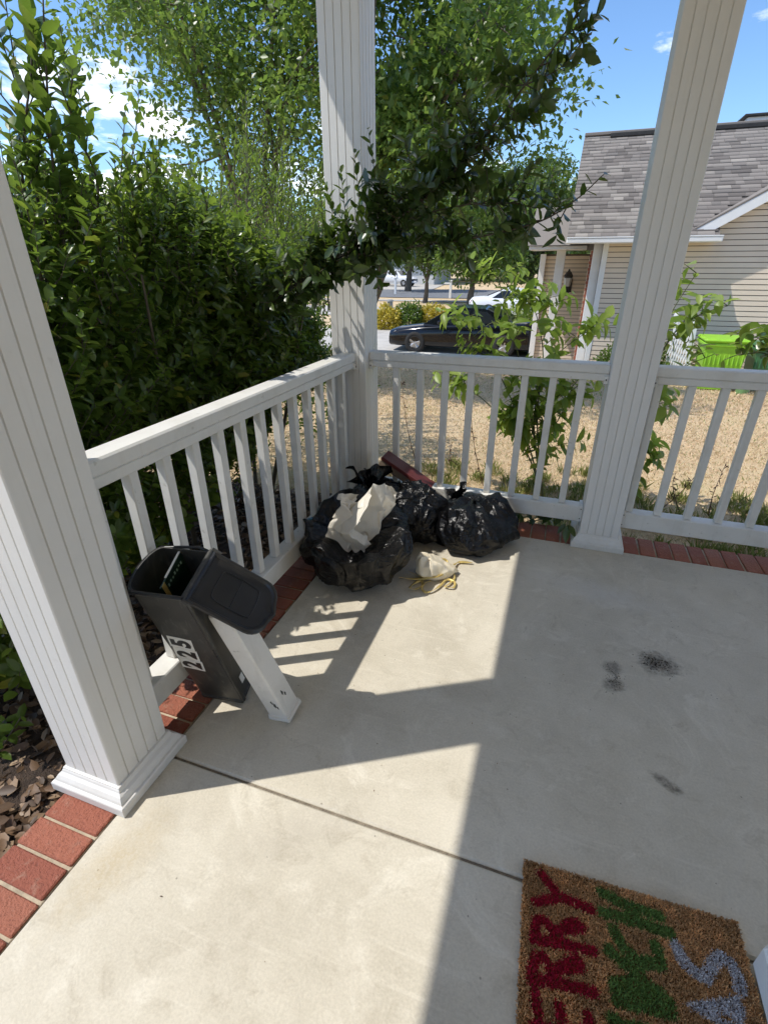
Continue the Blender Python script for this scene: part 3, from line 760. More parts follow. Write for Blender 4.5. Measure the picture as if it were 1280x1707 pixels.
# white liner: a sheet of stiff film crumpled by successive straight creases (each crease mirrors the sheet across a plane)
def crumple(c, W_, Hh, seed, n, rad, rot):
    g_ = 130; X, Y = np.meshgrid(np.linspace(-.5, .5, g_), np.linspace(-.5, .5, g_), indexing='ij')
    rr = np.random.default_rng(seed)
    P = np.stack([X * W_, .04 * np.sin(5 * X + 2 * Y), Y * Hh], -1)                # a sheet standing up
    for j in range(n):
        for _ in range(40):
            nn = nrm(rr.normal(size=3) * A(1, 1, .55)); o = rr.uniform(.25, .8) * rad
            s = P @ nn - o; fr = (s > 0).mean()
            if .06 < fr < .42: break
        P = P - 2 * np.maximum(s, 0)[..., None] * nn * rr.uniform(.80, .97)
    for _ in range(7):                                          # creases are soft, not knife sharp
        Q = P.copy(); Q[1:-1, 1:-1] = (P[:-2, 1:-1] + P[2:, 1:-1] + P[1:-1, :-2] + P[1:-1, 2:]) / 4; P = Q
    P += ((vnoise(P * 14 + seed) - .5) * .020 + .010 * np.clip(1 - np.abs(2 * vnoise(P * 19 + 7 + seed) - 1) * 2.4, 0, 1))[..., None] * A(1, 1, .5)
    P = P - (P.reshape(-1, 3).max(0) + P.reshape(-1, 3).min(0)) / 2
    cz, sz = math.cos(rot), math.sin(rot)
    P = np.stack([P[..., 0] * cz - P[..., 1] * sz, P[..., 0] * sz + P[..., 1] * cz, P[..., 2]], -1) + np.array(c)
    return no_rail(P)
def sheet_object(name, P, mat, parent):
    nu, nv = P.shape[:2]; i = np.arange(nu - 1)[:, None]; j = np.arange(nv - 1)[None]
    F = np.stack([i * nv + j, (i + 1) * nv + j, (i + 1) * nv + j + 1, i * nv + j + 1], -1).reshape(-1, 4)
    o = obj(name, mesh_np(name, P.reshape(-1, 3), F, mat, False), parent)
    for p_ in o.data.polygons: p_.use_smooth = True
    return o
wl_ = thing('plastic_liner', (.33, -.78, .22), 'crumpled cream white plastic liner stuffed in the open black bag', 'liner')
sheet_object('liner_film', crumple(at(610, 862, 2, .335), .66, .46, LSEED[0], 9, .165, .3), M_LINER, wl_)
sheet_object('liner_fold', crumple(at(572, 878, 2, .30), .52, .36, LSEED[1], 8, .125, -.2), M_LINER, wl_)
# dark red carton lid
ct = thing('carton', (.36, -.11, .25), 'long dark red carton leaning on railing behind black bags', 'carton')
cx_ = nrm(A(.27, .0, -.155)); cy_ = A(0, 1, 0); cz_ = np.cross(cx_, cy_); cz_ = -cz_ if cz_[2] < 0 else cz_
obox('lid', A(.368, -.125, .328), (cx_, cy_, cz_), (.34, .115, .022), M_RED, ct, .002)
obox('box_body', A(.368, -.125, .328) - cz_ * .032, (cx_, cy_, cz_), (.33, .105, .042), M_CARD, ct, .002)
# blue scrap
sc_ = obox('blue_scrap', A(.075, -.83, .305), (nrm(A(1, .3, .4)), nrm(A(-.3, 1, 0)), nrm(A(-.4, 0, 1))), (.03, .022, .004), m_simple('blue_film', (0.02, 0.16, 0.30), 0.4, 20, 0.2, 0), None, .001)
tag(sc_, 'small blue plastic scrap on the rim of the open black bag', 'scrap')

# ------------------------------------------------------------------ cream pouch with gold cords
pc = A(.690, -.660)
po = thing('gift_pouch', (pc[0], pc[1], 0), 'cream satin pouch with tangled gold ribbon lying on sunlit concrete', 'pouch')
def pouch():
    nu, nv = 120, 60; u = np.linspace(0, 2 * np.pi, nu, endpoint=False)[:, None]; v = np.linspace(.002, 1, nv)[None]; ph = v * np.pi
    r = np.sin(ph) ** .7
    w = np.cos(u)
    sx = (r * np.cos(u) + 1) / 2                                # 0 at the wide end, 1 at the tied neck
    X = r * np.cos(u) * .112; Y = r * np.sin(u) * (.095 - .072 * sx); Z = (.150 - .118 * sx) * (1 - np.cos(ph)) / 2 + 0 * u
    Z = Z * (1 + .10 * np.cos(9 * u) * (sx < .3))
    D = np.stack([X, Y, Z], -1); D += (.022 * (ridged(D * 14 + 3) - .5) + .008 * (ridged(D * 30) - .5))[..., None] * nrm(D - A(0, 0, .03))
    cz, sz = math.cos(.45), math.sin(.45)
    P = np.stack([pc[0] + D[..., 0] * cz - D[..., 1] * sz, pc[1] + D[..., 0] * sz + D[..., 1] * cz, np.maximum(D[..., 2], .003)], -1)
    return P
bag_object('satin_body', pouch(), M_SATIN, po)
def ribbon(pts, w, name='ribbon'):
    P = curve(pts, 10); P[:, 2] = np.maximum(P[:, 2], .006); t = nrm(np.gradient(P, axis=0)); n = len(P)
    up_ = A(0, 0, 1) + .9 * np.stack([np.sin(np.arange(n) * .21), np.cos(np.arange(n) * .17), 0 * np.arange(n)], -1)
    s = nrm(np.cross(t, up_)); nn = np.cross(s, t)
    V = np.concatenate([P + s * w / 2 + nn * .001, P - s * w / 2 + nn * .001, P - s * w / 2 - nn * .001, P + s * w / 2 - nn * .001])
    V[:, 2] = np.maximum(V[:, 2], .0025); F = []
    for i in range(n - 1):
        for a_, b_ in ((0, 1), (1, 2), (2, 3), (3, 0)): F.append((a_ * n + i, b_ * n + i, b_ * n + i + 1, a_ * n + i + 1))
    obj(name, mesh_np(name, V, np.array(F), M_GOLD, True), po)
g = lambda u, v, z=0.012: tuple(at(u, v, 2, z))
ribbon([g(665, 962), g(690, 965), g(715, 963, .03), g(738, 958, .04), g(752, 945, .03), g(762, 938), g(773, 937), g(787, 938)], .012)
ribbon([g(752, 948, .03), g(758, 962), g(750, 972), g(742, 978), g(756, 979), g(757, 970), g(745, 966), g(735, 975), g(722, 984), g(709, 987), g(703, 980), g(708, 972), g(718, 968, .02)], .012)
ribbon([g(712, 966, .02), g(700, 968), g(688, 974), g(683, 980), g(692, 982), g(703, 976), g(702, 968), g(694, 966)], .013)
ribbon([g(728, 936, .06), g(738, 932, .06), g(745, 936, .05), g(744, 946, .04), g(736, 944, .05), g(734, 938, .055), g(742, 941, .05), g(750, 950, .03)], .012)
ribbon([g(680, 952, .015), g(700, 960, .03), g(722, 962, .04), g(740, 955, .045), g(748, 944, .04)], .009)
ribbon([g(731, 943, .05), g(739, 936, .06), g(746, 941, .05), g(741, 950, .045), g(733, 947, .05), g(736, 939, .06)], .011)

# ------------------------------------------------------------------ coir doormat
RED = [[(0.046, 0.026), (0.086, 0.066)], [(0.034, 0.097), (0.095, 0.069)], [(0.083, 0.067), (0.126, 0.071), (0.163, 0.075)], [(0.03, 0.177), (0.095, 0.168), (0.162, 0.162)], [(0.033, 0.174), (0.035, 0.138), (0.051, 0.131), (0.071, 0.143), (0.076, 0.168)], [(0.082, 0.154), (0.108, 0.122), (0.127, 0.113), (0.141, 0.125)], [(0.085, 0.144), (0.141, 0.122)], [(0.026, 0.255), (0.094, 0.243), (0.157, 0.239)], [(0.029, 0.252), (0.034, 0.214), (0.052, 0.206), (0.068, 0.22), (0.071, 0.246)], [(0.079, 0.23), (0.105, 0.2), (0.127, 0.189), (0.134, 0.196)], [(0.079, 0.221), (0.131, 0.201)], [(0.035, 0.274), (0.046, 0.321)], [(0.086, 0.283), (0.093, 0.313)], [(0.142, 0.283), (0.151, 0.3)], [(0.034, 0.334), (0.155, 0.31)], [(0.03, 0.42), (0.155, 0.41)], [(0.03, 0.37), (0.08, 0.39), (0.03, 0.42)], [(0.03, 0.37), (0.155, 0.36)]]
GREEN = [[(0.192, 0.028), (0.247, 0.041), (0.321, 0.043)], [(0.191, 0.073), (0.252, 0.071), (0.339, 0.074)], [(0.247, 0.041), (0.27, 0.07)], [(0.21, 0.104), (0.231, 0.135), (0.259, 0.152), (0.306, 0.145), (0.302, 0.109)], [(0.198, 0.149), (0.219, 0.164), (0.257, 0.171)], [(0.258, 0.164), (0.26, 0.185)], [(0.202, 0.211), (0.259, 0.188), (0.301, 0.201)], [(0.205, 0.225), (0.263, 0.212), (0.313, 0.214)], [(0.206, 0.239), (0.267, 0.231), (0.313, 0.226)], [(0.193, 0.273), (0.218, 0.279), (0.266, 0.271)], [(0.20, 0.33), (0.31, 0.32)], [(0.20, 0.38), (0.31, 0.37)]]
SILVER = [[(0.347, 0.097), (0.353, 0.12), (0.376, 0.138), (0.397, 0.143), (0.414, 0.117), (0.437, 0.089), (0.46, 0.098), (0.467, 0.124), (0.463, 0.143)], [(0.35, 0.30), (0.46, 0.29)], [(0.35, 0.30), (0.40, 0.33), (0.35, 0.36)], [(0.35, 0.36), (0.46, 0.35)]]
APOLY = [(0.34, 0.203), (0.458, 0.154), (0.465, 0.177), (0.452, 0.208), (0.43, 0.234), (0.396, 0.22)]
AHOLE = [(0.406, 0.202), (0.425, 0.198), (0.437, 0.203), (0.426, 0.207)]
def seg_dist(p, L):
    d = np.full(len(p), 9.0)
    for a, b in zip(L[:-1], L[1:]):
        a = np.array(a); b = np.array(b); ab = b - a
        t = np.clip(((p - a) @ ab) / (ab @ ab), 0, 1); d = np.minimum(d, np.linalg.norm(p - a - t[:, None] * ab, axis=1))
    return d
def in_poly(p, L):
    ins = np.zeros(len(p), bool); n = len(L)
    for i in range(n):
        (x0, y0), (x1, y1) = L[i], L[(i + 1) % n]
        c = ((y0 > p[:, 1]) != (y1 > p[:, 1])) & (p[:, 0] < (x1 - x0) * (p[:, 1] - y0) / (y1 - y0 + 1e-12) + x0); ins ^= c
    return ins
th = math.radians(2.6); MTO = A(1.233, -1.915); MU = A(math.cos(th), math.sin(th)); MV = A(math.sin(th), -math.cos(th))
MTW, MTL = .500, .78
mat_t = thing('doormat', (1.49, -2.29, 0), 'brown coir doormat with red, green and silver festive lettering', 'doormat')
c_ = MTO + MU * MTW / 2 + MV * MTL / 2
obox('backing', A(c_[0], c_[1], .0065), (A(*MU, 0), A(*MV, 0), A(0, 0, 1)), (MTW - .006, MTL - .006, .011), M_COIR, mat_t, .002)
nf = 150000
p = np.stack([rng.random(nf) * MTW, rng.random(nf) ** 1.0 * MTL], -1)
p = p[(p[:, 1] < .46)]; nf = len(p)
wob = p + .0012 * rng.normal(size=p.shape)
colr = np.tile(A(.62, .375, .175), (nf, 1)) * (0.75 + .5 * vnoise(np.column_stack([p * 40, 0 * p[:, 0]])))[:, None]
dr = np.min([seg_dist(wob, L) for L in RED], 0) < .0115; colr[dr] = A(.44, .016, .045)
dg = np.min([seg_dist(wob, L) for L in GREEN], 0) < .0135; colr[dg] = A(.16, .27, .07)
ds = (np.min([seg_dist(p, L) for L in SILVER], 0) < .0135) | (in_poly(p, APOLY) & ~in_poly(p, AHOLE)); colr[ds] = A(.62, .61, .63) * (.7 + .6 * rng.random(ds.sum()))[:, None]
b = np.column_stack([MTO[0] + p @ A(MU[0], MV[0]), MTO[1] + p @ A(MU[1], MV[1]), np.full(nf, .010)])
edge = np.minimum(np.minimum(p[:, 0], MTW - p[:, 0]), np.minimum(p[:, 1], 1))
lean = rng.normal(size=(nf, 3)) * A(.35, .35, 0) + A(0, 0, 1)
tip = b + lean * (.005 + .0045 * rng.random(nf))[:, None] * np.where(edge < .004, .8, 1)[:, None]
sd_ = nrm(rng.normal(size=(nf, 3)) * A(1, 1, .1)) * .0014
V = np.stack([b - sd_, b + sd_, tip + sd_ * .5, tip - sd_ * .5], 1).reshape(-1, 3); F = np.arange(nf * 4).reshape(-1, 4)
me = mesh_np('fibre_pile', V, F, M_FIBRE)
ca = me.color_attributes.new('fibre', 'FLOAT_COLOR', 'POINT'); ca.data.foreach_set('color', np.repeat(np.column_stack([colr, np.ones(nf)]), 4, 0).astype(np.float32).ravel())
tag(obj('fibre_pile', me, mat_t), kind='stuff')

# dirt crumbs on the stains and stray bits on the slab
def crumbs(n, c, r, seed, size, mat, name, label):
    rr = np.random.default_rng(seed); q = rr.normal(size=(n, 2)) * np.array(r) * .5 + np.array(c)
    b = np.column_stack([q, np.full(n, .0022)]); d = nrm(rr.normal(size=(n, 3)) * A(1, 1, .12)); nn = nrm(rr.normal(size=(n, 3)) * .25 + A(0, 0, 1))
    o = obj(name, leaf_mesh(name, b, d, nn, size * (.4 + rr.random(n)), mat, .3, 'd')); tag(o, label, None, None, 'stuff')
crumbs(120, (1.672, -.985), (.075, .055), 1, .009, M_MULCH, 'dirt_crumbs', None)
crumbs(70, (1.5, -1.12), (.035, .075), 2, .007, M_MULCH, 'dirt_crumbs', None)
crumbs(70, (.9, -1.3), (1.1, 1.2), 3, .007, M_LITTER, 'floor_litter', None)

# ------------------------------------------------------------------ grass and leaf litter
def blades(n, xr, yr, h, seed, name, keep=None):
    rr = np.random.default_rng(seed)
    x = xr[0] + (xr[1] - xr[0]) * rr.random(n); y = yr[0] + (yr[1] - yr[0]) * rr.random(n) ** 1.5
    if keep is not None: k = keep(x, y, rr); x, y = x[k], y[k]; n = len(x)
    z = ground_z(x, y) - .035
    d = nrm(np.column_stack([rr.normal(0, 1.0, n), rr.normal(0, 1.0, n), np.ones(n)])); nn = nrm(rr.normal(size=(n, 3)))
    hh = h * (.4 + .9 * rr.random(n)) * (1 + .04 * np.maximum(y, 0)); 
    o = obj(name, leaf_mesh(name, np.column_stack([x, y, z]), d, nn, hh, M_GRASS, .10 + .02 * np.clip(y, 0, 8), 'd')); o['kind'] = 'stuff'
blades(170000, (-3.4, 6.2), (.12, 9.6), .036, 11, 'grass', lambda x, y, r: (x > -2.2) | (y > .8))
blades(30000, (-4.5, -1.2), (-3.5, 1.2), .036, 13, 'grass', lambda x, y, r: (y < .12) | (x < -3.4))
blades(40000, (-14, 3), (9.6, 13), .045, 12, 'grass')
def tufts(n, seed):
    rr = np.random.default_rng(seed); c = np.column_stack([rr.uniform(-.2, 3.4, 150), .16 + 1.5 * rr.random(150) ** 1.6]); k = rr.integers(0, 150, n)
    p = c[k] + rr.normal(0, .035, (n, 2)); z = ground_z(p[:, 0], p[:, 1]) - .035
    d = nrm(np.column_stack([rr.normal(0, .55, n), rr.normal(0, .55, n), np.ones(n)]))
    o = obj('grass_tufts', leaf_mesh('grass_tufts', np.column_stack([p, z]), d, nrm(rr.normal(size=(n, 3))), .05 + .07 * rr.random(n), M_TUFT, .05, 'd')); o['kind'] = 'stuff'
M_TUFT = m_leaf('green_grass_blade', [(0, (0.16, 0.20, 0.05)), (0.5, (0.30, 0.30, 0.10)), (1, (0.55, 0.46, 0.22))], 0.5, 0.3)
tufts(7000, 14)
def litter(n, xr, yr, seed):
    rr = np.random.default_rng(seed); x = xr[0] + (xr[1] - xr[0]) * rr.random(n); y = yr[0] + (yr[1] - yr[0]) * rr.random(n)
    z = ground_z(x, y) + .03 + .03 * rr.random(n)
    d = nrm(np.column_stack([rr.normal(size=n), rr.normal(size=n), rr.normal(0, .25, n)])); nn = nrm(rr.normal(size=(n, 3)) * .45 + A(0, 0, 1))
    o = obj('fallen_leaves', leaf_mesh('fallen_leaves', np.column_stack([x, y, z]), d, nn, .018 + .045 * rr.random(n), M_LITTER, .45)); o['kind'] = 'stuff'
litter(14000, (-1.5, -.125), (-3.4, .16), 21)

# ------------------------------------------------------------------ shrubs
leafM = {}
def leaf_variants(key, mat, wr, droop):
    if key not in leafM: leafM[key] = [unit_leaf('leaf', mat, wr * s, droop * t, f) for s, t, f in ((1, 1, .08), (.9, 1.6, .12), (1.1, .4, .05))]
    return leafM[key]
def shoot_leaves(path, n, L, rr, start=.25, up=.55, spread=1.0, pair=False):
    """leaf bases, directions, normals, lengths along a stem"""
    path = np.asarray(path); seg = np.linalg.norm(np.diff(path, axis=0), axis=1); cum = np.concatenate([[0], np.cumsum(seg)]); T = cum[-1]
    s = np.linspace(start, 1, n) * T; P = np.stack([np.interp(s, cum, path[:, i]) for i in range(3)], -1)
    t = nrm(np.stack([np.interp(np.minimum(s + .02 * T, T), cum, path[:, i]) - np.interp(np.maximum(s - .02 * T, 0), cum, path[:, i]) for i in range(3)], -1))
    az = np.arange(n) * 2.4 + rr.random() * 6 + rr.normal(0, .35, n)
    a = nrm(np.cross(t, nrm(rr.normal(size=3)))); b = np.cross(t, a)
    rad = np.cos(az)[:, None] * a + np.sin(az)[:, None] * b
    d = nrm(rad * spread + t * up + rr.normal(size=(n, 3)) * .18)
    nn = nrm(t * .9 + A(0, 0, .45) - rad * .35 + rr.normal(size=(n, 3)) * .25)
    Ls = L * (.7 + .5 * rr.random(n)) * np.where(s > .93 * T, .7, 1)
    return P, d, nn, Ls
class Foliage:
    def __init__(s): s.a = []
    def add(s, t): s.a.append(t)
    def get(s): return [np.concatenate([x[i] for x in s.a]) for i in range(4)]

def hedge_top(x, y):
    h = np.interp(y, [-2.4, -2.05, -1.86, -1.6, -1.1, .1, .42], [.50, .72, 1.20, 1.52, 1.66, 1.60, 1.30])
    return h - .28 * np.clip((x + .62) / .34, 0, 1) - .42 * np.clip((-.72 - x) / .35, 0, 1)
def thin(P, rr):
    """open gaps in the growth where it lets the sun through to the railing cap and the first balusters"""
    t = (P[:, 2] - .985) / 1.92; x1 = P[:, 0] + t; y1 = P[:, 1] + .57 * t; r = rr.random(len(P))
    cut = (np.abs(x1) < .085) & (t > 0) & (((y1 > -2.0) & (y1 < -1.05) & (r < .985)) | ((y1 >= -1.05) & (y1 < -.1) & (r < .55 * (vnoise(np.column_stack([x1 * 9, y1 * 9, 0 * x1])) > .45))))
    z2 = P[:, 2] + 1.92 * P[:, 0]; y2 = P[:, 1] - .57 * P[:, 0]
    cut |= (z2 > .25) & (z2 < .9) & (y2 > -1.95) & (y2 < -1.52) & (r < .80)
    t3 = (-.1 - P[:, 1]) / .57; x3 = P[:, 0] + t3; z3 = P[:, 2] - 1.92 * t3
    cut |= (t3 > 0) & (np.abs(x3 + .02) < .18) & (z3 > .96) & (z3 < 2.1) & (r < .96)          # and to the corner column
    return ~cut
def hedge_shrub(yc, half, label, seed, nshoot):
    rr = np.random.default_rng(seed)
    t = thing('hedge_shrub', (-.95, yc, float(ground_z(0, yc))), label, 'shrub', 'evergreen shrubs along the side railing')
    fo = Foliage(); yo = Foliage(); tb = Tubes()
    for k in range(nshoot):
        y = yc + half * 1.12 * rr.uniform(-1, 1)
        mode = rr.random()
        if mode < .46:    # porch side face
            ht = float(hedge_top(-.3, y)); z = rr.uniform(float(np.interp(y, [-1.6, -.6, -.2], [.22, .40, .68])), max(ht, .8)); x = -.46 + .05 * rr.normal() - .10 * (z / ht) ** 3
            d = A(.75, rr.normal(0, .5), .45 + .5 * rr.random())
        elif mode < .85:  # top
            x = rr.uniform(-1.7, -.42); z = float(hedge_top(x, y)) - .10 * abs(rr.normal()); d = A(.1 + rr.normal(0, .4), rr.normal(0, .4), 1)
        else:
            x = rr.uniform(-1.75, -.6); z = rr.uniform(float(np.interp(y, [-1.6, -.6, -.2], [.25, .45, .75])), max(.8, float(hedge_top(x, y)))); d = A(rr.normal(0, .6), rr.normal(0, .6), .6)
        L = rr.uniform(.12, .30); d = nrm(d); b = A(x, y, z) - d * L * .6
        path = np.array([b, b + d * L * .5 + rr.normal(0, .012, 3), b + d * L + A(0, 0, .03)])
        path[:, 0] = np.minimum(path[:, 0], -.13 - .05 * rr.random())
        tb.add(path, [.0028, .002, .001], 4)
        (yo if (rr.random() < (.30 if .46 < mode < .85 else .07)) else fo).add(shoot_leaves(path, int(9 + 38 * L), rr.uniform(.034, .072), rr, .15, .5))
    # inner fill
    n = int(nshoot * 8)
    x = rr.uniform(-1.7, -.42, n); y = yc + half * rr.uniform(-1.05, 1.05, n); lo_ = np.interp(y, [-1.6, -.6, -.2], [.28, .48, .78]); z = lo_ + rr.random(n) * np.maximum(.05, hedge_top(x, y) - .08 - lo_)
    fo.add((np.column_stack([x, y, z]), rr.normal(size=(n, 3)), rr.normal(size=(n, 3)) * .5 + A(0, 0, 1), .045 + .03 * rr.random(n)))
    # stems
    for k in range(9):
        b = A(rr.uniform(-1.3, -.6), yc + rr.uniform(-.7, .7) * half, float(ground_z(0, yc)) - .02)
        e = A(b[0] + rr.normal(0, .22), b[1] + rr.normal(0, .25), float(hedge_top(b[0], b[1])) * rr.uniform(.75, .98)); mid = (b + e) / 2 + rr.normal(0, .07, 3)
        pth = curve([b, mid, e], 8); tb.add(pth, np.linspace(.016, .004, len(pth)), 6)
    P, d, nn, L = fo.get(); kp = thin(P, rr); P, d, nn, L = P[kp], d[kp], nn[kp], L[kp]
    nb = len(P); o = obj('foliage', leaf_mesh('foliage', P, d, nn, L, M_HEDGE, .40), t); o['kind'] = 'stuff'
    P, d, nn, L = yo.get(); kp = thin(P, rr); obj('young_foliage', leaf_mesh('young_foliage', P[kp], d[kp], nn[kp], L[kp], M_YOUNG, .40), t)['kind'] = 'stuff'
    obj('stem', tb.mesh('stem', M_STEM), t)
    return t
sA = hedge_shrub(-1.72, .42, 'dark evergreen shrub beside the column with the mailbox', 31, 620)
sB = hedge_shrub(-.88, .52, 'dense evergreen shrub with tall leafy shoots behind the middle of the side railing', 32, 900)
sC = hedge_shrub(-.05, .50, 'dense evergreen shrub reaching past the corner column with overhanging branch', 33, 900)

# ground-hugging leaves by the column base
gp = thing('seedling', (-.42, -2.30, -.10), 'small leafy seedling in leaf litter beside the brick edge', 'seedling')
rr = np.random.default_rng(5); fo = Foliage(); tb = Tubes()
for k in range(9):
    b = A(-.66 + rr.normal(0, .10), -2.10 + rr.normal(0, .13), -.09); d = nrm(A(rr.normal(.1, .5), rr.normal(-.1, .5), 1)); L = rr.uniform(.2, .62)
    pth = np.array([b, b + d * L * .5, b + d * L]); pth[:, 0] = np.minimum(pth[:, 0], -.17); tb.add(pth, [.004, .003, .0015], 4); fo.add(shoot_leaves(pth, int(6 + 18 * L), .055, rr, .3, .4))
P, d, nn, L = fo.get(); obj('foliage', leaf_mesh('foliage', P, d, nn, L, M_HEDGE, .38), gp)['kind'] = 'stuff'; obj('stem', tb.mesh('stem', M_STEM), gp)

# tall upright shoots: (top pixel, foot pixel, plane x) ; leaves of the nearest ones are objects of their own
def tall(parent, top, foot, xp, n, Lf, mat, seed, single=False, wr=.40, r0=.006, twigs=2, up=.75):
    rr = np.random.default_rng(seed)
    e = at(*top, 0, xp); b = at(*foot, 0, xp - .05); ctrl = [b, b + (e - b) * .35 + rr.normal(0, .025, 3), b + (e - b) * .7 + rr.normal(0, .02, 3), e]
    pth = curve(ctrl, 8); tb = Tubes(); tb.add(pth, np.linspace(r0, .0015, len(pth)), 6)
    fo = Foliage(); fo.add(shoot_leaves(pth, n, Lf, rr, .15, up, .8))
    for k in range(twigs):
        q = pth[int(len(pth) * rr.uniform(.15, .7))]; d = nrm(nrm(e - b) + rr.normal(0, .45, 3)); L = rr.uniform(.12, .30)
        p2 = np.array([q, q + d * L * .5 + rr.normal(0, .01, 3), q + d * L + A(0, 0, .02)]); tb.add(p2, [.003, .002, .001], 5); fo.add(shoot_leaves(p2, int(5 + L * 34), Lf * .9, rr, .2, up, .8))
    st = obj('upright_stem', tb.mesh('upright_stem', M_STEM), parent)
    P, d, nn, L = fo.get(); kp = thin(P, rr); P, d, nn, L = P[kp], d[kp], nn[kp], L[kp]
    if single:
        vs = leaf_variants('tall' + mat.name, mat, wr, .12)
        for i in range(len(P)): obj('leaf', vs[i % 3], st, leaf_matrix(P[i], d[i], nn[i], L[i]))
    else:
        obj('foliage', leaf_mesh('foliage', P, d, nn, L, mat, wr), st)['kind'] = 'stuff'
for i, (tp, ft, xp, n, Lf) in enumerate([((70, -90), (110, 430), -.55, 34, .070), ((30, -60), (95, 420), -.62, 30, .066), ((128, 92), (148, 430), -.62, 26, .062), ((5, -30), (60, 430), -.70, 30, .064),
                                          ((100, 40), (170, 440), -.75, 26, .06)]):
    tall(sB, tp, ft, xp, n, Lf * 1.12, M_HEDGE, 100 + i, True, twigs=4, wr=.5)
rr = np.random.default_rng(77)
for i in range(46):
    u = rr.uniform(10, 330); v = 430 - rr.uniform(60, 250) * (1 - .35 * abs(u - 130) / 200)
    tall(sB, (u, v), (u + rr.normal(10, 25), 470), -rr.uniform(.5, 1.35), 22, .058, M_HEDGE if rr.random() < .55 else M_YOUNG, 200 + i)
for i, (tp, ft, xp) in enumerate([((232, 150), (205, 420), -.8), ((210, 175), (200, 430), -.75), ((262, 235), (268, 430), -.9), ((248, 270), (240, 440), -.7), ((320, 290), (300, 440), -.9), ((345, 290), (330, 440), -.8)]):
    tall(sB, tp, ft, xp, 22, .058, M_YOUNG if i > 1 else M_HEDGE, 300 + i)

# sunlit young shrub beyond the corner
sD = thing('hedge_shrub', (-1.25, 1.35, float(ground_z(0, 1.35))), 'bright yellow-green sunlit shrub with fine upright shoots beyond the corner column', 'shrub', 'evergreen shrubs along the side railing')
rr = np.random.default_rng(78)
for i in range(80):
    u = rr.uniform(345, 560); top = np.interp(u, [345, 410, 440, 500, 560], [300, 130, 170, 210, 260]); v = top + abs(rr.normal(0, 95))
    tall(sD, (u, min(v, 440)), (u + rr.normal(0, 18), 520), -rr.uniform(.7, 1.9), 34, .045, M_YOUNG, 400 + i, wr=.33, r0=.004, twigs=3, up=1.0)
fo = Foliage(); n = 5200
u = rr.uniform(-1, 1, (n, 3)); c = np.stack([-1.3 + .72 * u[:, 0], 1.25 + .75 * u[:, 1], .85 + .72 * u[:, 2]], -1)
fo.add((c, rr.normal(size=(n, 3)), rr.normal(size=(n, 3)) * .6 + A(0, 0, 1), .04 + .025 * rr.random(n)))
P, d, nn, L = fo.get(); obj('foliage', leaf_mesh('foliage', P, d, nn, L, M_HEDGE, .38), sD)['kind'] = 'stuff'

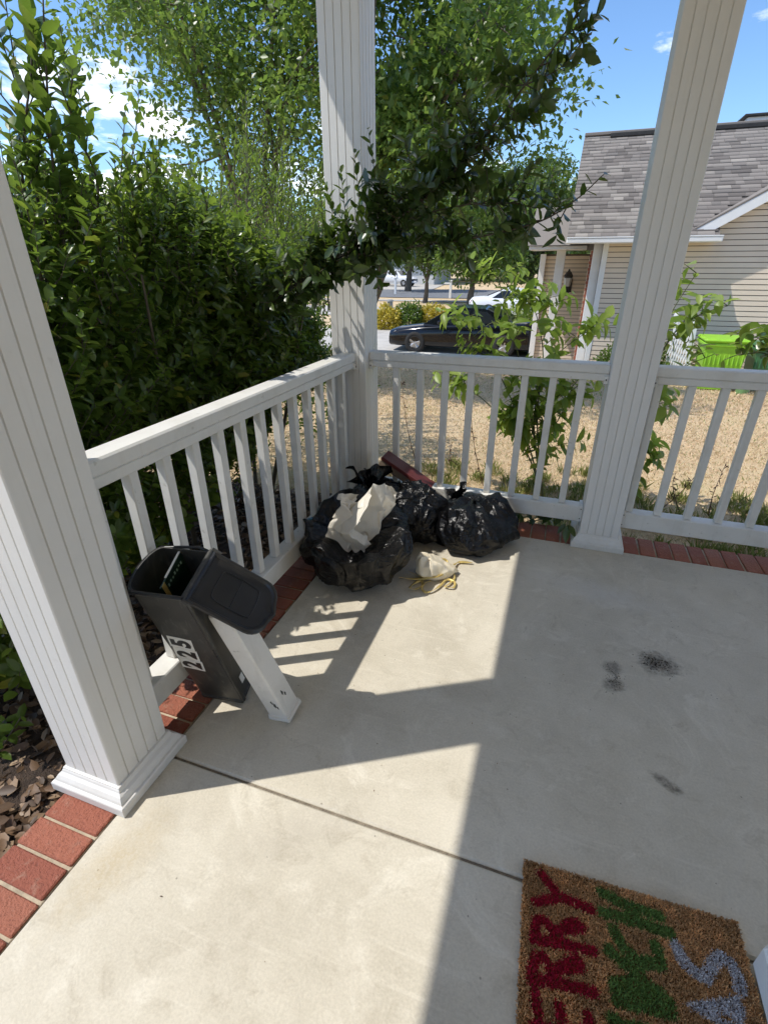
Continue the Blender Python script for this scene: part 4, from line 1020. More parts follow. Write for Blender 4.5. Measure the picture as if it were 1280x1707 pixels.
# overhanging branch of the corner shrub, in the shade of the porch eave
def overhang():
    rr = np.random.default_rng(9); tb = Tubes(); fo = Foliage()
    m1 = curve([(-.55, -.30, 1.05), (-.28, -.30, 1.28), (-.02, -.27, 1.43), (.264, -.26, 1.57), (.59, -.25, 1.79), (.87, -.24, 2.08), (1.02, -.22, 2.26)], 9)
    m2 = curve([(-.02, -.27, 1.43), (.15, -.29, 1.47), (.42, -.28, 1.50), (.68, -.26, 1.53), (.95, -.25, 1.585), (1.09, -.25, 1.66), (1.185, -.25, 1.745)], 9)
    m3 = curve([(.12, -.28, 1.50), (.30, -.24, 1.66), (.50, -.20, 1.80), (.72, -.2, 1.86)], 9)
    tb.add(m1, np.linspace(.010, .002, len(m1)), 6); tb.add(m2, np.linspace(.007, .002, len(m2)), 6); tb.add(m3, np.linspace(.005, .002, len(m3)), 6)
    m4 = curve([(.10, -.28, 1.50), (.34, -.24, 1.60), (.62, -.22, 1.66), (.88, -.22, 1.66)], 9); tb.add(m4, np.linspace(.005, .002, len(m4)), 6)
    for mth, n in ((m1, 60), (m2, 40), (m3, 26), (m4, 24)): fo.add(shoot_leaves(mth, n, .072, rr, .2, .45))
    def twigs(mth, n, r, Lr, bias):
        for k in range(n):
            q = mth[int(len(mth) * rr.uniform(*r))]; d = nrm(rr.normal(0, .55, 3) * A(1, .6, 1) + np.array(bias)); L = rr.uniform(*Lr)
            p2 = np.array([q, q + d * L * .5 + rr.normal(0, .012, 3), q + d * L]); tb.add(p2, [.003, .002, .001], 5); fo.add(shoot_leaves(p2, int(5 + L * 44), .072, rr, .15, .6))
    twigs(m1, 66, (.18, .98), (.09, .22), (.2, 0, .2)); twigs(m2, 26, (.1, .88), (.06, .13), (.15, 0, .1)); twigs(m3, 28, (.1, .98), (.08, .22), (.2, 0, .1)); twigs(m4, 22, (.1, .98), (.08, .2), (.2, 0, .1))
    twigs(m1, 30, (.14, .5), (.10, .20), (-.1, 0, .45)); twigs(m1, 26, (.10, .45), (.08, .20), (.1, 0, -.45))
    for tip in ((-.02, -.26, 1.76), (.06, -.26, 1.80), (.13, -.26, 1.87), (.20, -.27, 1.95)):
        b = A(tip[0] + .04, -.27, 1.50); p2 = curve([b, (b + np.array(tip)) / 2 + rr.normal(0, .012, 3), tip], 5); tb.add(p2, np.linspace(.003, .001, len(p2)), 5); fo.add(shoot_leaves(p2, 15, .056, rr, .2, .8, .8))
    br = obj('overhanging_branch', tb.mesh('overhanging_branch', M_STEM), sC)
    P, d, nn, L = fo.get(); kp = thin(P, rr); P, d, nn, L = P[kp], d[kp], nn[kp], L[kp]
    P[:, 1] = np.minimum(P[:, 1], -.125)
    near = np.argsort(np.linalg.norm(P - np.array(CAM), axis=1) / L)[:290]
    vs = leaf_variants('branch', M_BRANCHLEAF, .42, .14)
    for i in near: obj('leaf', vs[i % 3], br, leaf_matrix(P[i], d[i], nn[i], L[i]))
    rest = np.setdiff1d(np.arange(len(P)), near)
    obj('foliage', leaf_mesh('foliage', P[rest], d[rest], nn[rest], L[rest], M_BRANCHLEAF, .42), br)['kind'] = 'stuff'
overhang()

# ------------------------------------------------------------------ saplings behind the front railing
def sapling(name, label, cat, base, stems, twig_n, Lf, seed, nsingle, mat=M_WEED, r0=.007, wr=.46, droop=.22, group=None, tw=(.10, .30)):
    rr = np.random.default_rng(seed); t = thing(name, tuple(base), label, cat, group); tb = Tubes(); P = []; D = []; N = []; Ls = []
    def put(path, n, L):
        a, d, nn, l = shoot_leaves(path, n, L, rr, .2, .35, 1.0); d = nrm(d + A(0, 0, -.35)); nn = nrm(nn + A(0, 0, .8)); P.append(a); D.append(d); N.append(nn); Ls.append(l)
    for pts, k in stems:
        pth = curve([base] + [np.array(q) for q in pts], 8); tb.add(pth, np.linspace(r0, .002, len(pth)), 6)
        for j in range(twig_n):
            f = rr.uniform(.18, 1); q = pth[min(int(len(pth) * f), len(pth) - 1)]; d = nrm(A(rr.normal(), rr.normal() * .6, .35 + .3 * rr.random())); L = rr.uniform(*tw) * (1.15 - .4 * f)
            p2 = np.array([q, q + d * L * .5 + A(0, 0, .015), q + d * L]); p2[:, 1] = np.maximum(p2[:, 1], .075); tb.add(p2, [.003, .002, .001], 5); put(p2, int(3 + L * 26), Lf)
        put(pth, k, Lf)
    obj('stem', tb.mesh('stem', M_GSTEM), t)
    P, D, N, Ls = map(np.concatenate, (P, D, N, Ls)); P[:, 1] = np.maximum(P[:, 1], .075)
    o = np.argsort(-Ls)[:nsingle]; vs = leaf_variants(mat.name + str(wr), mat, wr, droop)
    for i in o: obj('leaf', vs[i % 3], t, leaf_matrix(P[i], D[i], N[i], Ls[i]))
    rest = np.setdiff1d(np.arange(len(P)), o)
    if len(rest): obj('foliage', leaf_mesh('foliage', P[rest], D[rest], N[rest], Ls[rest], mat, wr), t)['kind'] = 'stuff'
Y0 = .86
pA = lambda u, v, y=Y0: at(u, v, 1, y)
sapling('sapling', 'bright green weedy sapling growing behind the middle front railing', 'sapling', A(*at(905, 835, 2, -.155)),
        [([pA(885, 700), pA(870, 620), pA(850, 540), pA(828, 455)], 12), ([pA(890, 720), pA(900, 640), pA(930, 590), pA(985, 548)], 10), ([pA(880, 740), pA(840, 640), pA(790, 560), pA(745, 525)], 10),
         ([pA(900, 760), pA(935, 690), pA(955, 640)], 6), ([pA(880, 760), pA(830, 690), pA(770, 640), pA(728, 625)], 7), ([pA(895, 700), pA(905, 600), pA(895, 530), pA(880, 500)], 9)], 17, .108, 51, 298, tw=(.12, .32))
sapling('sapling', 'leafy sapling branch reaching right of the second column past the green bin', 'sapling', A(*at(1052, 838, 2, -.155)),
        [([pA(1060, 760), pA(1085, 640), pA(1110, 540), pA(1160, 455)], 10), ([pA(1055, 780), pA(1080, 690), pA(1130, 620), pA(1190, 590)], 9), ([pA(1085, 640), pA(1120, 560), pA(1165, 525), pA(1212, 510)], 9), ([pA(1060, 800), pA(1075, 730), pA(1090, 700)], 5)], 7, .108, 52, 200, tw=(.10, .26))
sapling('vine', 'dark leafy vine spilling over the front railing by the green bin', 'vine', A(3.05, .8, -.15),
        [([pA(1330, 700, .8), pA(1290, 600, .8), pA(1240, 590, .8), pA(1205, 600, .8)], 12), ([pA(1330, 680, .8), pA(1300, 580, .8), pA(1262, 560, .8)], 8), ([pA(1330, 690, .8), pA(1320, 610, .8), pA(1275, 585, .8)], 9)], 4, .10, 53, 110, M_HEDGE, wr=.6)
sapling('creeper', 'dark creeper leaves hanging under the bottom rail onto the bricks', 'creeper', A(1.05, .16, -.05),
        [([A(1.12, .12, .02), A(1.22, .10, .06)], 8), ([A(.98, .12, .02), A(1.05, .09, .05)], 7), ([A(1.25, .14, .05), A(1.30, .09, .10)], 6)], 2, .085, 54, 60, M_BRANCHLEAF, r0=.004, wr=.5, tw=(.05, .1))
ln = thing('creeper', (1.315, -.10, 0), 'pair of dark creeper leaves resting against the base of the second column', 'creeper')
vs = leaf_variants('branch', M_BRANCHLEAF, .42, .14)
for b_, d_, n_, L_ in ((A(1.30, -.07, .10), A(.0, -.45, -.62), A(-.3, -.7, .5), .105), (A(1.30, -.07, .10), A(.45, -.45, -.35), A(.2, -.6, .6), .085), (A(1.29, -.06, .10), A(-.35, -.3, -.45), A(-.4, -.6, .5), .075)):
    obj('leaf', vs[0], ln, leaf_matrix(b_, d_, n_, L_))
tb = Tubes(); tb.add(curve([(1.30, .10, .09), (1.30, 0.02, .105), (1.30, -.07, .10)], 5), .0025, 5); obj('stem', tb.mesh('stem', M_GSTEM), ln)
def dead_weed(base, tip, label, seed):
    rr = np.random.default_rng(seed); t = thing('dead_weed', tuple(base), label, 'weed', 'dry weeds behind the front railing'); tb = Tubes()
    pth = curve([base, (np.array(base) + tip) / 2 + rr.normal(0, .03, 3), tip], 10); tb.add(pth, np.linspace(.004, .0012, len(pth)), 5)
    for k in range(14):
        q = pth[rr.integers(4, len(pth))]; d = nrm(rr.normal(size=3)) ; tb.add([q, q + d * .02, q + d * .035], [.0015, .004, .001], 4)
    obj('stem', tb.mesh('stem', m_simple('dry_weed_stem', (0.13, 0.075, 0.05), 0.8, 30, 0.3, 0)), t)
for i, (u0, v0, u1, v1, lb) in enumerate([(702, 800, 670, 640, 'tall thin dry weed stalk leaning beside the corner column'), (805, 810, 785, 690, 'dark dry weed stalk left of the bright sapling'), (762, 775, 752, 740, 'short dry weed between the corner column and the sapling'),
                                        (1100, 850, 1170, 780, 'sprawling dry weed stalk below the branch right of the second column'), (1180, 860, 1210, 770, 'dry weed stalk growing in front of the green bin'), (1130, 850, 1125, 790, 'short upright dry weed right of the second column')]):
    b = at(u0, v0, 2, -.15); dead_weed(b, at(u1, v1, 1, b[1] + .05), lb, 60 + i)

# ------------------------------------------------------------------ trees
def tree(name, label, base, cc, cr, nclump, nleaf, leaf_len, trunk_r, nlimb, mat, seed, fork=.35, group=None, gap=.50, cs=.22, tmpl='d', wr=.5):
    rr = np.random.default_rng(seed); base = np.array(base, float); cc = np.array(cc, float); cr = np.array(cr, float)
    t = thing(name, tuple(base), label, 'tree', group); tb = Tubes()
    fk = base + (cc - base) * A(.5, .5, 1) * A(1, 1, fork); pth = curve([base - A(0, 0, .1), (base + fk) / 2 + rr.normal(0, .05, 3), fk], 6)
    tb.add(pth, np.linspace(trunk_r * 1.25, trunk_r * .8, len(pth)), 9); pts = [pth]
    for k in range(nlimb):
        a = 2 * np.pi * k / nlimb + rr.normal(0, .3); e = cc + cr * A(.72 * math.cos(a), .72 * math.sin(a), rr.uniform(.0, .75)); mid = fk + (e - fk) * .45 + A(0, 0, .18 * cr[2]) + rr.normal(0, .1, 3) * cr * .3
        lp = curve([fk, mid, e], 9); tb.add(lp, np.linspace(trunk_r * .5, trunk_r * .1, len(lp)), 7); pts.append(lp[2:])
        for j in range(3):
            q = lp[rr.integers(5, len(lp) - 3)]; e2 = q + nrm(rr.normal(size=3) + A(0, 0, .5)) * cr * rr.uniform(.3, .5); l2 = curve([q, (q + e2) / 2 + rr.normal(0, .06, 3) * cr * .4, e2], 5)
            tb.add(l2, np.linspace(trunk_r * .22, trunk_r * .06, len(l2)), 5); pts.append(l2)
    sk = np.concatenate(pts)
    C = nrm(rr.normal(size=(nclump * 3, 3))) * (rr.random(nclump * 3) ** .42)[:, None]
    C = C[vnoise(C * 2.6 + seed) > gap][:nclump]; C = cc + C * cr
    sc = cr.mean() * cs
    for c in C:
        q = sk[np.argmin(np.linalg.norm(sk - c, axis=1) + .25 * np.maximum(0, sk[:, 2] - c[2]))]
        tb.add(np.array([q, (q + c) / 2 + rr.normal(0, .05, 3) * sc, c]), [trunk_r * .07, trunk_r * .05, trunk_r * .02], 4)
    k = rr.integers(0, len(C), nleaf); off = rr.normal(size=(nleaf, 3)) * sc * A(.42, .42, .30)
    P = C[k] + off; d = nrm(off / sc + rr.normal(size=(nleaf, 3)) * .6 + A(0, 0, -.25)); nn = nrm(rr.normal(size=(nleaf, 3)) * .7 + A(0, 0, 1))
    o = obj('crown', leaf_mesh('crown', P, d, nn, leaf_len * (.6 + .7 * rr.random(nleaf)), mat, wr, tmpl), t); o['kind'] = 'stuff'
    obj('trunk', tb.mesh('trunk', M_BARK), t); return t
gz = lambda x, y: float(ground_z(x, y))
tree('street_tree', 'large leafy tree with fine branches rising behind the sunlit shrub', (-4.3, 6.0, gz(0, 6)), (-4.2, 5.9, 4.7), (2.6, 2.2, 2.9), 250, 27000, .092, .11, 7, M_TREE, 3, group='front yard trees')
tree('street_tree', 'large leafy tree rising behind the corner column beside the neighbouring roof', (-2.62, 5.9, gz(0, 5.9)), (-1.15, 5.3, 4.15), (2.05, 2.0, 2.6), 260, 34000, .092, .12, 7, M_TREE, 8, group='front yard trees')
# small trees and woods along the street
tree('young_tree', 'small dark trunked street tree standing on the dry verge beside the street', (-9.0, 35.4, -1.2), (-8.8, 35.4, 3.2), (2.3, 2.2, 2.4), 70, 7000, .24, .16, 4, M_FAR, 21, .3, 'trees along the far street', .36, .34)
tree('young_tree', 'full round street tree on the dry verge near the white cars', (-5.4, 34.1, -1.2), (-5.3, 34.1, 3.4), (3.1, 2.8, 3.3), 120, 12000, .26, .22, 5, M_TREE, 22, .25, 'trees along the far street', .30, .36)
tree('young_tree', 'leaning street tree standing before the parked white pickup', (-14.7, 50.0, -1.2), (-14.4, 50, 5.2), (4.2, 3.5, 4.0), 90, 9000, .36, .3, 5, M_FAR, 23, .3, 'trees along the far street', .34, .34)
tree('shade_tree', 'dark full tree beside the front of the neighbouring house', (-2.4, 44.0, -1.2), (-2.4, 44, 4.4), (4.2, 3.6, 4.6), 130, 13000, .34, .3, 5, M_FAR, 24, .2, 'trees along the far street', .28, .36)
for i, (x, y, r, h) in enumerate([(-34, 78, 8, 11), (-24, 86, 9, 13), (-14, 84, 8, 11), (-5, 80, 9, 12), (5, 74, 8, 12), (-46, 70, 9, 13), (-58, 66, 9, 12), (-30, 60, 5, 7), (-44, 52, 7, 10), (-60, 46, 8, 11), (-36, 34, 5, 7), (-52, 30, 7, 9), (-22, 22, 3.4, 5), (-30, 16, 4.5, 7)]):
    tree('background_tree', ('tall ' if h > 11.5 else 'small ' if h < 8 else 'mid-sized ') + ('broad' if r > 7.5 else 'narrow') + ' tree in the woods ' + (('behind the pale house' if x > -40 else 'beside the pale house') if y > 64 else 'across the street' if y > 40 else 'on this side of the street'), (x, y, -1.2), (x, y, h * .52 - 1.2), (r, r, h * .52), 90, 7000, .55 * r / 8 + .12, .3, 4, M_FAR, 40 + i, .2, 'woods beyond the street', .24, .40)

# ------------------------------------------------------------------ low shrubs by the drives
def round_shrub(label, c, r, mat, n, L, seed, group='low shrubs beside the drives'):
    rr = np.random.default_rng(seed); t = thing('garden_shrub', (c[0], c[1], gz(*c)), label, 'shrub', group)
    D = nrm(rr.normal(size=(n, 3))); D[:, 2] = np.abs(D[:, 2]); k = rr.random(n) ** .25 * (.8 + .4 * vnoise(D * 3 + seed)); P = A(c[0], c[1], gz(*c)) + D * k[:, None] * np.array(r)
    o = obj('foliage', leaf_mesh('foliage', P, nrm(D + rr.normal(size=(n, 3)) * .6), nrm(D + rr.normal(size=(n, 3)) * .5 + A(0, 0, .5)), L * (.6 + .7 * rr.random(n)), mat, .5, 'd'), t); o['kind'] = 'stuff'
    tb = Tubes()
    for j in range(5): e = A(c[0], c[1], gz(*c)) + nrm(rr.normal(size=3) + A(0, 0, 1.2)) * np.array(r) * .7; tb.add([A(c[0], c[1], gz(*c) - .05), e], [.02, .006], 5)
    obj('stem', tb.mesh('stem', M_STEM), t)
round_shrub('golden yellow shrub at the end of the clipped row', (-6.45, 19.4), (.75, .7, .95), M_YELLOW, 2600, .12, 1)
round_shrub('green shrub between two golden yellow shrubs', (-5.5, 19.8), (.75, .7, 1.05), M_HEDGE, 2600, .12, 2)
round_shrub('golden yellow shrub beside the bonnet of the black car', (-4.6, 20.2), (.7, .7, 1.0), M_YELLOW, 2400, .12, 3)
round_shrub('large yellow-green bush between the black car and the neighbouring house', (.35, 16.6), (1.5, 1.2, 1.75), M_LIME, 5000, .12, 4)
round_shrub('dark clipped shrub against the beige siding beside the trellis', (2.15, 9.35), (.42, .36, .72), M_HEDGE, 2200, .06, 5)
round_shrub('dark shrub behind the second column beside the white trellis', (2.95, 9.3), (.42, .36, .72), M_HEDGE, 2200, .06, 6)

# ------------------------------------------------------------------ neighbouring house
YW, GZ = 10.0, gz(0, 10) - .06
XL, XR, EZ = 1.62, 9.5, 1.80      # left corner, far right end, eave height
nb = thing('neighbouring_house', (4.5, 12, GZ), 'beige sided neighbouring house with brown shingle roof and white gutters', 'house')
M_WALLB = m_simple('siding_shadow_backing', (0.11, 0.09, 0.07), 0.9, 4, 0.05, 0)  # dark colour behind the siding gaps, painted in as lap shadow lines
box('wall', XL, XR, YW, 17.0, GZ - .1, EZ + .05, M_WALLB, nb, .01)
def lap(L, e=.086):
    V = [(0, 0, 0), (L, 0, 0), (L, -.012, 0), (0, -.012, 0), (0, -.006, e), (L, -.006, e), (L, 0, e), (0, 0, e)]
    F = [(0, 3, 2, 1), (3, 4, 5, 2), (4, 7, 6, 5), (0, 7, 4, 3), (1, 2, 5, 6), (0, 1, 6, 7)]
    return mesh_py('siding_board', V, F, M_SIDING)
lapm = lap(XR - XL - .09)
EXPO = .0995; k = 0; z = GZ + .12
GX0, GZ0, GSL, GPX = 3.02, 1.86, .589, 6.3    # gable: where the rake starts, its slope and its peak
while z < EZ - .01:
    obj('siding_board', lapm, nb, Matrix.Translation((XL + .09, YW - .001, z))); z += EXPO
GPZ = GZ0 + GSL * (GPX - GX0)
V = [(GX0 + .1, YW + .004, EZ - .05), (2 * GPX - GX0, YW + .004, EZ - .05), (GPX, YW + .004, GPZ)]
obj('gable_shadow_backing', mesh_py('gable_shadow_backing', V + [(x, y + .1, z_) for x, y, z_ in V], [(0, 1, 2), (5, 4, 3), (0, 3, 4, 1), (1, 4, 5, 2), (2, 5, 3, 0)], M_WALLB), nb)
while z < GPZ - .15:
    xs_ = GX0 + (z - GZ0) / GSL + .16; 
    if xs_ < GX0 + .3: xs_ = GX0 + .3
    obj('siding_board', lap(2 * (GPX - xs_)), nb, Matrix.Translation((xs_, YW - .001, z))); z += EXPO
box('foundation', XL - .02, XR, YW - .02, YW + .3, GZ - .2, GZ + .115, m_simple('grey_foundation', (0.30, 0.28, 0.26), 0.9, 8, 0.2, 0.3), nb, .01)
box('corner_trim', XL - .02, XL + .088, YW - .024, YW + .1, GZ + .1, EZ, M_TRIM, nb, .006)
# main roof plane with single shingles
ROY, RIDY = YW - .46, 13.0; ROZ = 1.875; RS = .667; RIZ = ROZ + RS * (RIDY - ROY)
rl = math.hypot(RIDY - ROY, RIZ - ROZ); sy, sz = (RIDY - ROY) / rl, (RIZ - ROZ) / rl
XRL = .88
VY = ROY + (GPZ - ROZ) / RS
V = [(XRL, ROY, ROZ - .02), (GX0 + .60, ROY, ROZ - .02), (GX0 + .60, YW, ROZ + RS * (YW - ROY) - .02), (GPX, VY, GPZ - .02), (XR, VY, GPZ - .02), (XR, RIDY, RIZ - .02), (XRL, RIDY, RIZ - .02), (XRL, 17.5, ROZ - .1), (XR, 17.5, ROZ - .1)]
obj('roof_deck', mesh_py('roof_deck', V, [(0, 1, 2, 3, 4, 5, 6), (6, 5, 8, 7), (0, 6, 7), (5, 4, 8)], M_SHINGLE), nb)
rr = np.random.default_rng(4); SV = []; SF = []; n0 = 0; ex = .142
nc = int(rl / ex)
for c in range(nc + 1):
    x = XRL - .05 - rr.random() * .2
    while x < 7.2:
        w = rr.choice([.16, .2, .25, .30, .36]); x0, x1 = max(x, XRL - .03), x + w - .004; x += w
        if x1 < XRL: continue
        if x1 > GX0 + .6 and ROZ + sz * c * ex < GZ0 + GSL * (min(x1, GPX) - GX0) - .10: continue
        s0, s1 = c * ex, min(c * ex + ex * 1.15, rl); t0 = .010 + .008 * (rr.random() < .45); t1 = .002
        pts = []
        for xx in (x0, x1):
            for s, tt in ((s0, 0), (s0, t0), (s1, t1)): pts.append((xx, ROY + sy * s - sz * tt, ROZ + sz * s + sy * tt))
        SV += pts; SF += [(n0, n0 + 3, n0 + 4, n0 + 1), (n0 + 1, n0 + 4, n0 + 5, n0 + 2)]; n0 += 6
o = obj('shingles', mesh_np('shingles', np.array(SV), np.array(SF), M_SHINGLE), nb); o['kind'] = 'stuff'
box('ridge_cap', XRL - .03, 7.5, RIDY - .13, RIDY + .13, RIZ - .03, RIZ + .035, M_SHINGLE, nb, .01)
box('ridge_vent', XRL + .55, 7.0, RIDY - .20, RIDY + .20, RIZ - .10, RIZ - .015, M_DARK, nb, .01)
box('soffit', XRL, GX0 + .62, ROY + .02, YW + .01, EZ - .012, EZ + .0, M_TRIM, nb, .003)
box('fascia', XRL, GX0 + .60, ROY, ROY + .02, EZ - .02, ROZ - .005, M_TRIM, nb, .003)
gt = box('gutter', XRL - .03, GX0 + .64, ROY - .11, ROY - .001, EZ - .04, EZ + .07, M_TRIM, nb, .02)
box('gutter_lip', XRL - .03, GX0 + .64, ROY - .118, ROY - .095, EZ + .058, EZ + .078, M_TRIM, gt, .004)
# gable rake: white board, drip edge, small roof over it
ang = math.atan(GSL); ca, sa = math.cos(ang), math.sin(ang); RLN = (GPX - GX0) / ca + .05
ax = (A(ca, 0, sa), A(0, 1, 0), A(-sa, 0, ca))
mid = A(GX0, YW - .30, GZ0) + ax[0] * RLN / 2
obox('rake_board', mid + ax[2] * -.07, ax, (RLN, .025, .17), M_TRIM, nb, .003)
obox('rake_soffit', mid + A(0, .15, 0) + ax[2] * -.02, ax, (RLN, .30, .02), M_TRIM, nb, .002)
obox('gable_roof', mid + A(0, 1.63, 0) + ax[2] * .035, ax, (RLN + .05, 3.3, .03), M_SHINGLE, nb, .004)
ax2 = (A(ca, 0, -sa), A(0, 1, 0), A(sa, 0, ca)); mid2 = A(2 * GPX - GX0, YW - .30, GZ0) - ax2[0] * RLN / 2
obox('gable_roof', mid2 + A(0, 1.63, 0) + ax2[2] * .035, ax2, (RLN + .05, 3.3, .03), M_SHINGLE, nb, .004)
obox('rake_board', mid2 + ax2[2] * -.07, ax2, (RLN, .025, .17), M_TRIM, nb, .003)
# roof vent box on the ridge
cp = at(1262, 200, 1, 13.4); vb = box('chimney', cp[0] - .25, cp[0] + 1.0, 13.2, 14.0, RIZ - .5, RIZ + .16, M_TRIM, nb, .01)
box('chimney_cap', cp[0] - .33, cp[0] + 1.08, 13.12, 14.08, RIZ + .162, RIZ + .21, M_DARK, vb, .01)
# set-back entry on the street side: white posts, brick pier, lantern
YB = 13.2
def fx(u, v, y=YB): return at(u, v, 1, y)[0]
xa, xb_ = fx(897, 470), 1.615
box('entry_wall', xa, xb_ - .002, YB, 17.0, -1.35, 1.62, M_WALLB, nb, .01)
le = lap(xb_ - xa - .02); z = -1.2
while z < 1.55: obj('siding_board', le, nb, Matrix.Translation((xa + .01, YB - .001, z))); z += EXPO
box('entry_post', xa - .02, xa + .13, YB - .10, YB - .02, -1.3, 1.62, M_TRIM, nb, .006)
x2 = fx(928, 470, 12.3); box('entry_post', x2 - .10, x2 + .12, 12.2, 12.4, -1.25, 1.70, M_TRIM, nb, .006)
box('entry_eave', xa - .25, 1.3, 11.9, YB + .3, 1.70, 1.79, M_TRIM, nb, .01)
V = [(xa - .3, 11.85, 1.80), (1.35, 11.85, 1.80), (1.35, 13.6, 2.75), (xa - .3, 13.6, 2.75), (xa - .3, 13.6, 1.80), (1.35, 13.6, 1.80)]
obj('entry_roof', mesh_py('entry_roof', V, [(0, 1, 2, 3), (0, 3, 4), (1, 5, 2), (2, 5, 4, 3), (0, 4, 5, 1)], M_SHINGLE), nb)
pier = box('brick_pier', 1.37, 1.60, YW + .35, YW + .75, -1.2, 1.66, M_MORTAR, nb, .004)
pb = mesh_py('brick', *chamfer_box(.10, .02, .058, .002), M_BRICK)
for r in range(42):
    obj('brick', pb, pier, Matrix.Translation((1.415 + (.012 if r % 2 else 0), YW + .342, -1.15 + r * .0675)))
box('pier_trim', 1.42, 1.60, YW + .18, YW + .33, GZ, 1.78, M_TRIM, nb, .006)
lp = at(946, 468, 1, YB - .25)
lan = thing('wall_lantern', tuple(lp), 'black wall lantern beside the white entry posts of the neighbouring house', 'lantern')
M_BLK = m_simple('black_metal', (0.02, 0.02, 0.02), 0.45, 20, 0.2, 0)
def rings(name, c, prof, mat, parent, k=6):
    V = []; F = []
    for r, z_ in prof:
        for j in range(k): a_ = 2 * np.pi * j / k; V.append((c[0] + r * math.cos(a_), c[1] + r * math.sin(a_), c[2] + z_))
    for i in range(len(prof) - 1):
        for j in range(k): F.append((i * k + j, i * k + (j + 1) % k, (i + 1) * k + (j + 1) % k, (i + 1) * k + j))
    F.append(tuple(range(k))[::-1]); F.append(tuple(range((len(prof) - 1) * k, len(prof) * k)))
    return obj(name, mesh_py(name, V, F, mat), parent)
rings('cage', lp, [(.05, -.20), (.06, -.17), (.11, .10), (.12, .12), (.07, .20), (.03, .24), (.015, .29)], M_BLK, lan)
rings('glass', lp, [(.072, -.14), (.112, .07)], m_simple('lantern_glass', (0.55, 0.55, 0.52), 0.15, 10, 0.1, 0), lan)
tb = Tubes(); tb.add(curve([lp + A(0, 0, -.18), lp + A(.02, .06, -.34), lp + A(.05, .16, -.3), lp + A(.06, .23, -.15)], 6), .014, 6); obj('arm', tb.mesh('arm', M_BLK), lan)
box('wall_plate', lp[0] - .03, lp[0] + .12, YB - .03, YB - .018, lp[2] - .3, lp[2] + .05, M_BLK, lan, .003)

# trellis, bins, tub
tr = thing('trellis', tuple(at(1140, 640, 1, 9.2) * A(1, 1, 0) + A(0, 0, gz(0, 9.2))), 'leaning white lattice trellis with pointed posts against the beige house', 'trellis')
t0, t1 = at(1122, 640, 1, 9.25), at(1127, 526, 1, 9.25); t2, t3 = at(1140, 640, 1, 9.05), at(1158, 540, 1, 9.05)
for c0, c1 in ((t0, t1), (t2, t3)):
    c0 = c0.copy(); c0[2] = gz(0, 9.1) - .05; a_ = nrm(c1 - c0); L = np.linalg.norm(c1 - c0); s_ = nrm(np.cross(a_, A(0, 1, 0))); n_ = np.cross(s_, a_)
    obox('post', c0 + a_ * L / 2, (s_, n_, a_), (.085, .05, L), M_TRIM, tr, .004)
    V = [c1 + s_ * i + n_ * j for i, j in ((-.05, -.03), (.05, -.03), (.05, .03), (-.05, .03))] + [c1 + a_ * .11]
    obj('finial', mesh_py('finial', V, [(0, 1, 4), (1, 2, 4), (2, 3, 4), (3, 0, 4), (3, 2, 1, 0)], M_TRIM), tr)
eu = (t3 - t1); ev = A(0, 0, -1.0)
for i in range(16):
    f = i / 15 * 1.9 - .45
    for sgn in (1, -1):
        p0, p1 = (f, 0.05), (f + .45 * sgn, 1.05)
        q = [p0, p1]; out = []
        for (a0, b0) in q: out.append((a0, b0))
        (a0, b0), (a1, b1) = out
        ts = [t for t in (0, 1)]
        lo = max(0, min((0 - a0) / (a1 - a0), (1 - a0) / (a1 - a0))); hi = min(1, max((0 - a0) / (a1 - a0), (1 - a0) / (a1 - a0)))
        if hi - lo < .05: continue
        P0 = t1 + eu * (a0 + (a1 - a0) * lo) + ev * (b0 + (b1 - b0) * lo); P1 = t1 + eu * (a0 + (a1 - a0) * hi) + ev * (b0 + (b1 - b0) * hi)
        a_ = nrm(P1 - P0); n_ = nrm(np.cross(eu, ev)); s_ = np.cross(n_, a_)
        obox('lattice_slat', (P0 + P1) / 2 + n_ * (.006 * sgn), (a_, s_, n_), (np.linalg.norm(P1 - P0), .022, .008), M_TRIM, tr, .001)
def wheelie_bin(c, w, d, h, col, label, name='wheelie_bin'):
    t = thing(name, (c[0], c[1], c[2]), label, 'bin'); m_ = m_simple(label.split()[0] + '_bin_plastic', col, 0.45, 12, 0.12, 0.05)
    x, y, z_ = c
    V = []; k = [(.40, 0), (.43, .04), (.5, .86), (.5, .86)]
    for s, f in ((.40, 0.05), (.50, .88)): V += [(x - w * s, y - d * s, z_ + h * f), (x + w * s, y - d * s, z_ + h * f), (x + w * s, y + d * s, z_ + h * f), (x - w * s, y + d * s, z_ + h * f)]
    obj('body', mesh_py('body', V, [(0, 1, 5, 4), (1, 2, 6, 5), (2, 3, 7, 6), (3, 0, 4, 7), (3, 2, 1, 0), (4, 5, 6, 7)], m_), t)
    box('rim', x - w * .54, x + w * .54, y - d * .54, y + d * .54, z_ + h * .86, z_ + h * .92, m_, t, .012)
    ld = box('lid', x - w * .55, x + w * .55, y - d * .57, y + d * .55, z_ + h * .925, z_ + h, m_, t, .03)
    for i in range(9):
        xx = x - w * .42 + w * .84 * i / 8; obox('rib', A(xx, y - d * .475, z_ + h * .68), (A(1, 0, 0), nrm(A(0, -1, .12)), nrm(A(0, .12, 1))), (.022, .022, h * .32), m_, t, .005)
    tb = Tubes(); tb.add([(x - w * .3, y + d * .6, z_ + h * .93), (x + w * .3, y + d * .6, z_ + h * .93)], .018, 8); obj('handle', tb.mesh('handle', m_), ld)
    for sx in (-1, 1):
        tb = Tubes(); tb.add([(x + sx * w * .40, y + d * .36, z_ + .11), (x + sx * w * .48, y + d * .36, z_ + .11)], .11, 14); obj('wheel', tb.mesh('wheel', M_BLK), t)
